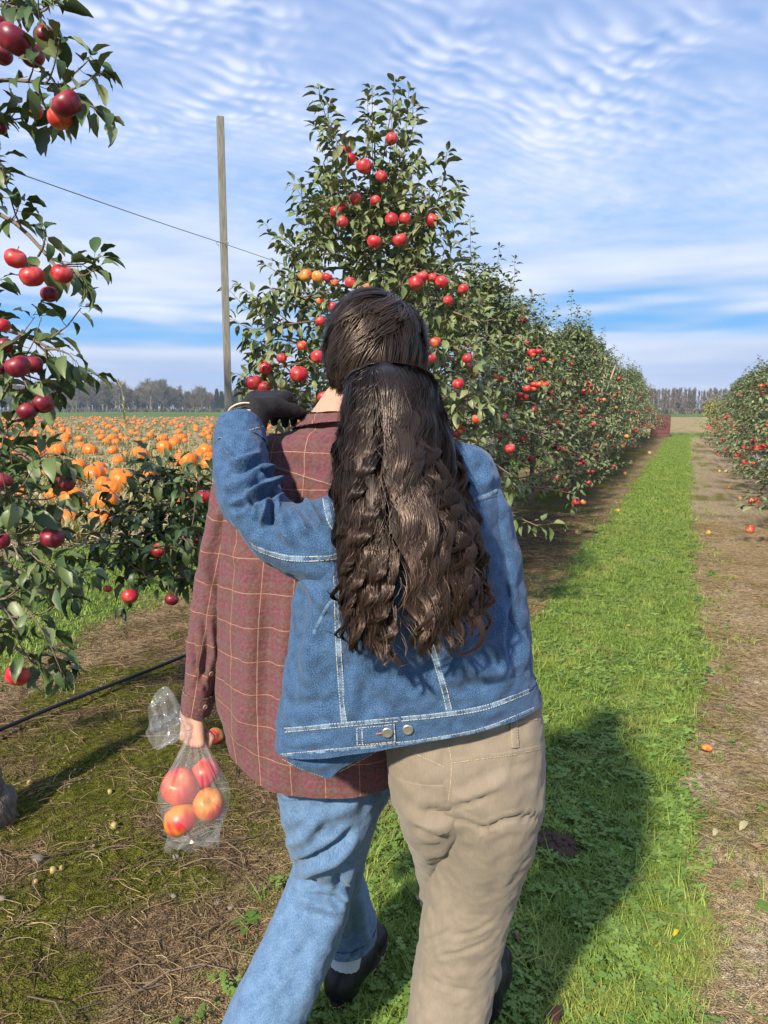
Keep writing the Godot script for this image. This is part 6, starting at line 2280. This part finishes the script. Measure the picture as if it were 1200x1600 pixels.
	flesh(hand, hand_bones(rsl.mid[90] + Vector3(-0.02, 0, -0.05), Vector3(-0.25, 0.05, -1).normalized(), Vector3(0.9, 0.3, 0).normalized(), 1.0, 0.7, 0.92), 0.005, 0.008)
	mi("glove", hand.mesh(), gm, o).position = sh
	var jc := cloth([[584, 712, 694, 704, 1.21, 0.13], [578, 690, 700, 684, 1.212, 0.14], [574, 686, 704, 680, 1.212, 0.155], [560, 704, 712, 698, 1.21, 0.185], [548, 724, 722, 716, 1.208, 0.205]], 72, 22, [], 0.002)
	mi("collar", cloth_mesh(jc, 0.30), M.denim, jk)
	# hem band with its tab and buttons
	var hb := cloth([[437, 1134, 833, 1077, 1.21, 0.238, 3.0], [434, 1160, 836, 1092, 1.21, 0.234, 3.0], [432, 1183, 839, 1107, 1.21, 0.232, 3.0]], 150, 14, [[450, 1160, 520, 1150, 8, 2.0], [720, 1120, 800, 1100, 8, 2.0]], 0.003)
	var band := mi("hem_band", cloth_mesh(hb, 0.30, true, true, 0.004), M.denim, jk)
	var seams := Tri.new()
	strip(seams, jb, [526, 900, 528, 970, 531, 1040, 538, 1132], 10.0, 1.2)
	strip(seams, jb, [655, 950, 674, 1010, 690, 1060, 702, 1112], 10.0, 1.2)
	strip(seams, jb, [528, 930, 510, 950, 490, 990], 5.0, 0.8)
	mi("back_seam", seams.mesh(), M.seam, jk)
	var sls := Tri.new()
	strip(sls, ls, [380, 838, 402, 856, 428, 866, 452, 872, 490, 873, 536, 868], 9.0, 1.3)
	strip(sls, ls, [508, 780, 512, 800, 518, 818, 530, 838, 538, 860], 9.0, 1.2)
	mi("sleeve_seam", sls.mesh(), M.seam, sleeve)
	var tops := Tri.new()
	strip(tops, hb, [446, 1141, 520, 1134, 600, 1126, 690, 1117, 760, 1105, 826, 1080], 7.0, 0.9, 0.2)
	strip(tops, hb, [440, 1180, 520, 1173, 600, 1165, 690, 1153, 760, 1138, 834, 1107], 5.0, 0.9, 0.2)
	mi("hem_seam", tops.mesh(), M.seam, band)
	stitch_part(band, hb, [[[446, 1141, 520, 1134, 600, 1126, 690, 1117, 760, 1105, 826, 1080], -2.6, 1.8], [[446, 1141, 520, 1134, 600, 1126, 690, 1117, 760, 1105, 826, 1080], 3.4, 1.5], [[440, 1178, 520, 1170, 600, 1162, 690, 1150, 760, 1135, 834, 1105], 0.0, 1.7]], M.thread)
	stitch_part(jk, jb, [[[526, 900, 528, 970, 531, 1040, 538, 1128], -3.8, 2.4], [[526, 900, 528, 970, 531, 1040, 538, 1128], 3.8, 2.4], [[655, 950, 674, 1010, 690, 1060, 702, 1108], -3.8, 2.4], [[655, 950, 674, 1010, 690, 1060, 702, 1108], 3.8, 2.4]], M.thread)
	stitch_part(sleeve, ls, [[[380, 838, 402, 856, 428, 866, 452, 872, 490, 873, 536, 868], -3.4, 2.2], [[380, 838, 402, 856, 428, 866, 452, 872, 490, 873, 536, 868], 3.4, 2.2], [[508, 780, 512, 800, 518, 818, 530, 838, 538, 860], -3.2, 2.2], [[514, 778, 519, 798, 526, 815, 537, 832], 3.2, 1.4]], M.thread)
	stitch_part(jk, lcuff, [[[340, 711, 360, 709, 388, 699, 416, 692], 0.0, 1.2], [[343, 684, 365, 682, 392, 672, 411, 666], 0.0, 1.2]], M.thread)
	var cs := Tri.new()
	strip(cs, lcuff, [339, 713, 360, 711, 388, 701, 417, 694], 4.0, 1.0, 0.2)
	mi("cuff_seam", cs.mesh(), M.seam, jk)
	var rss := Tri.new()
	strip(rss, jb, [735, 782, 756, 776, 770, 770, 779, 764], 6.0, 2.0)
	mi("sleeve_seam", rss.mesh(), M.seam, jk)
	stitch_part(jk, jb, [[[735, 786, 756, 780, 770, 774, 779, 768], 0.0, 2.4]], M.dark_thread)
	var tab := Tri.new()
	strip(tab, hb, [556, 1149, 575, 1148, 600, 1146, 618, 1144], 27.0, 3.0, 0.3, 0.2)
	var tb := mi("tab", tab.mesh(), M.denim, band)
	stitch_part(tb, hb, [[[558, 1136, 588, 1133, 616, 1130], 0.0, 4.0], [[558, 1162, 588, 1160, 617, 1157], 0.0, 4.0], [[558, 1137, 559, 1161], 0.0, 4.0], [[566, 1137, 567, 1161], 0.0, 4.0], [[616, 1131, 617, 1157], 0.0, 4.0]], M.thread)
	mi("button", button(hb, Vector2(605, 1142), 0.0085, 0.005), M.metal, tb)
	mi("button", button(hb, Vector2(637, 1139), 0.0085, 0.002), M.metal, band)
	var bh := Tri.new()
	strip(bh, hb, [588, 1145, 600, 1143], 2.0, 4.6)
	mi("buttonhole", bh.mesh(), mat(sr(0.40, 0.16, 0.06), 0.8), tb)
	# the front half of the jacket hangs lower and shows its dark inner side
	var fp := cloth([[452, 1128, 620, 1120, 1.135, 0.010], [448, 1168, 612, 1152, 1.135, 0.010], [450, 1188, 600, 1166, 1.135, 0.010], [462, 1200, 566, 1186, 1.137, 0.009], [486, 1210, 540, 1199, 1.139, 0.009], [506, 1217, 522, 1212, 1.140, 0.008]], 60, 24, [[470, 1196, 540, 1186, 7, 2.0]], 0.003)
	var panel := mi("front_panel", cloth_mesh(fp, 0.30, true, true, 0.002), M.denim, jk)
	stitch_part(panel, fp, [[[442, 1186, 474, 1202, 505, 1213], 0.0, 1.2], [[530, 1205, 566, 1186, 596, 1168], 0.0, 1.2]], M.thread)
	# trousers
	var rf := [[752, 1297, 843, 1276, 3.0, -4.5, -0.9], [765, 1308, 840, 1292, 7, 1.6, -0.8], [703, 1262, 775, 1238, 3.5, -3.6, 0.6], [708, 1250, 785, 1222, 9, 2.4, 0.5], [702, 1280, 765, 1302, 4.0, -2.6, -0.7], [700, 1300, 672, 1420, 12, 3.0, 0.3], [724, 1330, 704, 1450, 14, -1.8, 0.3], [770, 1330, 745, 1470, 18, 2.0, 0.2], [712, 1462, 772, 1436, 4, -1.6, 0.8], [690, 1492, 765, 1468, 4, -1.8, 0.6], [668, 1530, 735, 1548, 4, -1.6, 0.8], [800, 1345, 786, 1410, 10, 2.0], [655, 1470, 700, 1456, 5, -2.0, 0.8], [795, 1212, 844, 1200, 8, 1.2]]
	var rl := cloth([[622, 1120, 838, 1090, 1.24, 0.205, 2.7], [626, 1150, 842, 1118, 1.24, 0.215, 2.7], [634, 1195, 846, 1165, 1.24, 0.24, 2.6], [650, 1240, 847, 1222, 1.24, 0.25, 2.5], [680, 1278, 843, 1280, 1.25, 0.24], [688, 1312, 833, 1328, 1.27, 0.22], [683, 1360, 818, 1378, 1.30, 0.20], [668, 1420, 801, 1428, 1.32, 0.188], [656, 1480, 787, 1486, 1.33, 0.182], [648, 1540, 774, 1546, 1.33, 0.178], [639, 1602, 764, 1606, 1.32, 0.178], [626, 1690, 752, 1700, 1.30, 0.182], [612, 1785, 745, 1795, 1.27, 0.19]], 110, 150, rf, 0.006)
	var leg := mi("trouser_leg", cloth_mesh(rl, 0.28), M.cord, o)
	leg.position = sh
	var lf := [[640, 1278, 700, 1296, 7, 5.0, 0.6], [650, 1292, 700, 1310, 6, -5.0, 0.6], [668, 1268, 708, 1274, 7, -8.0], [625, 1262, 690, 1290, 8, 3.0], [655, 1340, 700, 1330, 8, 3.0], [648, 1395, 690, 1405, 8, 4.0]]
	var ll := cloth([[600, 1140, 790, 1100, 1.24, 0.205, 2.7], [599, 1165, 790, 1132, 1.24, 0.215, 2.7], [601, 1200, 785, 1178, 1.245, 0.237, 2.6], [608, 1240, 762, 1232, 1.255, 0.242, 2.5], [622, 1280, 716, 1275, 1.31, 0.22], [638, 1325, 714, 1325, 1.40, 0.185], [650, 1375, 722, 1370, 1.50, 0.17], [658, 1418, 742, 1410, 1.58, 0.16], [684, 1470, 764, 1460, 1.66, 0.155], [706, 1540, 782, 1532, 1.73, 0.155]], 84, 110, lf, 0.006)
	var leg2 := mi("trouser_leg", cloth_mesh(ll, 0.28), M.cord, o)
	leg2.position = sh
	var sm := Tri.new()
	strip(sm, rl, [700, 1190, 755, 1182, 800, 1176, 846, 1166], 6.0, 1.0, 0.28)
	strip(sm, rl, [692, 1150, 740, 1142, 790, 1132, 842, 1120], 5.0, 1.0, 0.28)
	mi("yoke_seam", sm.mesh(), M.cord, leg)
	var lp := Tri.new()
	strip(lp, rl, [801, 1112, 802, 1135, 803, 1168], 12.0, 4.5, 0.28, 0.6)
	mi("belt_loop", lp.mesh(), M.cord, leg)
	stitch_part(leg, rl, [[[702, 1193, 755, 1185, 800, 1179, 846, 1169], 0.0, 1.8], [[700, 1160, 705, 1190, 704, 1225, 699, 1262], 0.0, 0.8], [[692, 1153, 740, 1145, 790, 1135, 842, 1123], 0.0, 1.6], [[797, 1112, 798, 1135, 799, 1168], 0.0, 4.4], [[806, 1112, 807, 1135, 808, 1168], 0.0, 4.4]], M.sand_thread)
	stitch_part(leg2, ll, [[[612, 1160, 650, 1178, 698, 1200], 0.0, 0.8]], M.sand_thread)
	# body
	var ank_r: Vector3 = rl.mid[146]
	var t := Tri.new()
	flesh(t, [[hc - up * 0.05, V(640, 735, 1.21), 0.046, 0.050], [V(640, 740, 1.21), V(585, 790, 1.21), 0.045, 0.036], [V(640, 740, 1.21), V(715, 775, 1.22), 0.042, 0.034], [V(590, 840, 1.21), V(570, 1000, 1.21), 0.070, 0.065], [V(700, 840, 1.21), V(715, 1000, 1.21), 0.070, 0.065], [V(670, 1120, 1.25), V(755, 1100, 1.25), 0.075, 0.075], [V(650, 1000, 1.21), V(710, 1100, 1.23), 0.075, 0.08],
		[V(585, 790, 1.21), ls.mid[14], 0.036, 0.040], [V(715, 775, 1.22), rsl.mid[24], 0.036, 0.036]] + inside(ls, 0.08, 1.0, 8, 0.62, 0.042) + [[ls.mid[170], wrist, 0.030, 0.024]] + inside(rsl, 0.27, 1.0, 6, 0.6, 0.04) + [[rsl.mid[90], rsl.mid[90] + Vector3(-0.02, 0, -0.05), 0.026, 0.022]] + inside(rl, 0.08, 1.0, 8, 0.66, 0.074) + inside(ll, 0.12, 1.0, 7, 0.62, 0.07) + [[ll.mid[106], heel + Vector3(0, 0.09, 0), 0.026, 0.022]], 0.016, 0.03)
	flesh(t, [[hc - up * 0.05, V(640, 735, 1.21), 0.045, 0.049]] + head_bones(hc, fr, rt, up, 0.90), 0.006, 0.014)
	mi("body", t.mesh(), M.skin, o).position = sh
	boot(o, sh, heel, toe, heel + Vector3(0.003, 0.12, -0.015))
	boot(o, sh, Vector3(ank_r.x, 0.02, ank_r.z + 0.02), Vector3(ank_r.x + 0.03, 0.0, ank_r.z - 0.22), ank_r)
	long_hair(o, sh)

# ---------------------------------------------------------------- the bag
func make_bag() -> void:
	var base := on_ground(300, 1330)
	var bl := loc(base)
	base = yaw_basis * Vector3(bl.x, V(300, 1328, 1.43).y, -1.43)
	var o := thing("plastic_bag", "clear plastic produce bag with four apples, held by its twisted neck", "bag", base, YAW)
	var sh := -loc(base)
	var m := mat(Color(0.95, 0.97, 1.0, 0.06), 0.2)
	m.transparency = BaseMaterial3D.TRANSPARENCY_ALPHA
	m.metallic_specular = 0.6
	var pleat := func(v: float, a: float) -> Vector3:
		var k := smoothstep(0.95, 0.05, v) * smoothstep(0.0, 0.08, v)
		var q := sin(a * 7.0 + 2.0 * sin(a * 2.0)) + 0.6 * sin(a * 12.0 + 1.0)
		return Vector3(cos(a), 0.0, sin(a)) * 0.0042 * q * k + Vector3(0, 0.006 * sin(a * 7.0) * smoothstep(0.85, 1.0, v), 0)
	var g := cloth([[294, 1146, 306, 1146, 1.43, 0.016, 2.0], [288, 1165, 318, 1165, 1.43, 0.03, 2.0], [272, 1200, 332, 1198, 1.43, 0.06, 2.2], [254, 1238, 350, 1236, 1.43, 0.095, 2.4], [250, 1262, 358, 1262, 1.43, 0.105, 2.4], [256, 1290, 352, 1288, 1.43, 0.095, 2.4], [262, 1312, 344, 1306, 1.43, 0.05, 2.4], [256, 1330, 342, 1322, 1.43, 0.012, 2.4]], 180, 80, [[320, 1180, 345, 1250, 3, 3.5, 0], [310, 1180, 318, 1280, 3, 3.0, 0], [278, 1190, 262, 1240, 3, 3.0, 0], [270, 1312, 330, 1296, 4, 3.0]], 0.0022, Vector3(1.2, 0.4, 1.2), pleat)
	mi("pouch", bag_mesh(g), m, o).position = sh
	var crumple := func(v: float, a: float) -> Vector3:
		var k := smoothstep(0.0, 0.5, v)
		return Vector3(0.004 * sin(a * 3.0 + v * 7.0), 0.006 * sin(a * 4.0 + v * 4.0), 0.009 * sin(a * 3.0 + v * 5.0) + 0.003 * cos(a * 6.0 - v * 6.0)) * k
	var tail := cloth([[301, 1142, 298, 1126, 1.43, 0.016, 2.0], [286, 1150, 284, 1112, 1.425, 0.03, 2.0], [266, 1162, 274, 1092, 1.42, 0.04, 2.0], [246, 1172, 264, 1076, 1.415, 0.035, 2.0], [238, 1160, 250, 1082, 1.41, 0.03, 2.0], [232, 1138, 240, 1092, 1.41, 0.02, 2.0]], 90, 44, [[240, 1110, 280, 1130, 4, 6.0], [250, 1090, 270, 1150, 4, -6.0], [238, 1140, 270, 1120, 4, 5.0], [255, 1165, 275, 1110, 3, 5.0]], 0.0012, Vector3(1.2, 1.2, 1.2), crumple)
	mi("bunched_end", bag_mesh(tail), m, o).position = sh
	for a in [[281, 1228, 29, 1.435, 4, "biggest apple in the plastic bag, pink red, at its upper side by the thin neck"], [320, 1208, 25, 1.47, 4, "red apple half hidden at the back of the plastic bag"], [283, 1279, 28, 1.415, 5, "glossy pink apple with yellow shoulder lying lowest in the plastic bag"], [327, 1256, 25, 1.425, 5, "orange yellow apple in the plastic bag, nearest to the shirt tail"]]:
		var ap := mi("apple", apple_meshes[a[4]], M.apple)
		var depth: float = a[3] * 1.06
		ap.transform = Transform3D(yaw_basis * Basis.from_euler(Vector3(0.5 + a[0] * 0.01, a[1] * 0.7, 0.6)).scaled(Vector3.ONE * a[2] * 2.0 * depth / F * 1.02), W(a[0], a[1], a[3]))
		tag(ap, a[5], "apple", "apples in the plastic bag")

func bag_mesh(g: Cloth) -> ArrayMesh:
	return cloth_mesh(g, 0.3, false, false)

func _init() -> void:
	noise_a.frequency = 0.01; noise_a.seed = 11; noise_a.fractal_octaves = 3
	noise_b.frequency = 0.01; noise_b.seed = 23; noise_b.fractal_octaves = 3
	noise_c.frequency = 0.01; noise_c.seed = 37; noise_c.fractal_octaves = 2
	rng.seed = 1

func _ready() -> void:
	make_light()
	var m0 := on_ground(858, 1322)
	bare = [Vector3(m0.x, m0.z, 0.13), Vector3(on_ground(885, 1170).x, on_ground(885, 1170).z, 0.10), Vector3(on_ground(890, 1080).x, on_ground(890, 1080).z, 0.07), Vector3(on_ground(970, 985).x, on_ground(970, 985).z, 0.12)]
	make_ground()
	make_plant_kit()
	make_horizon()
	make_trees()
	make_people()
	make_things()
	make_grass()
	make_litter()
	make_field()
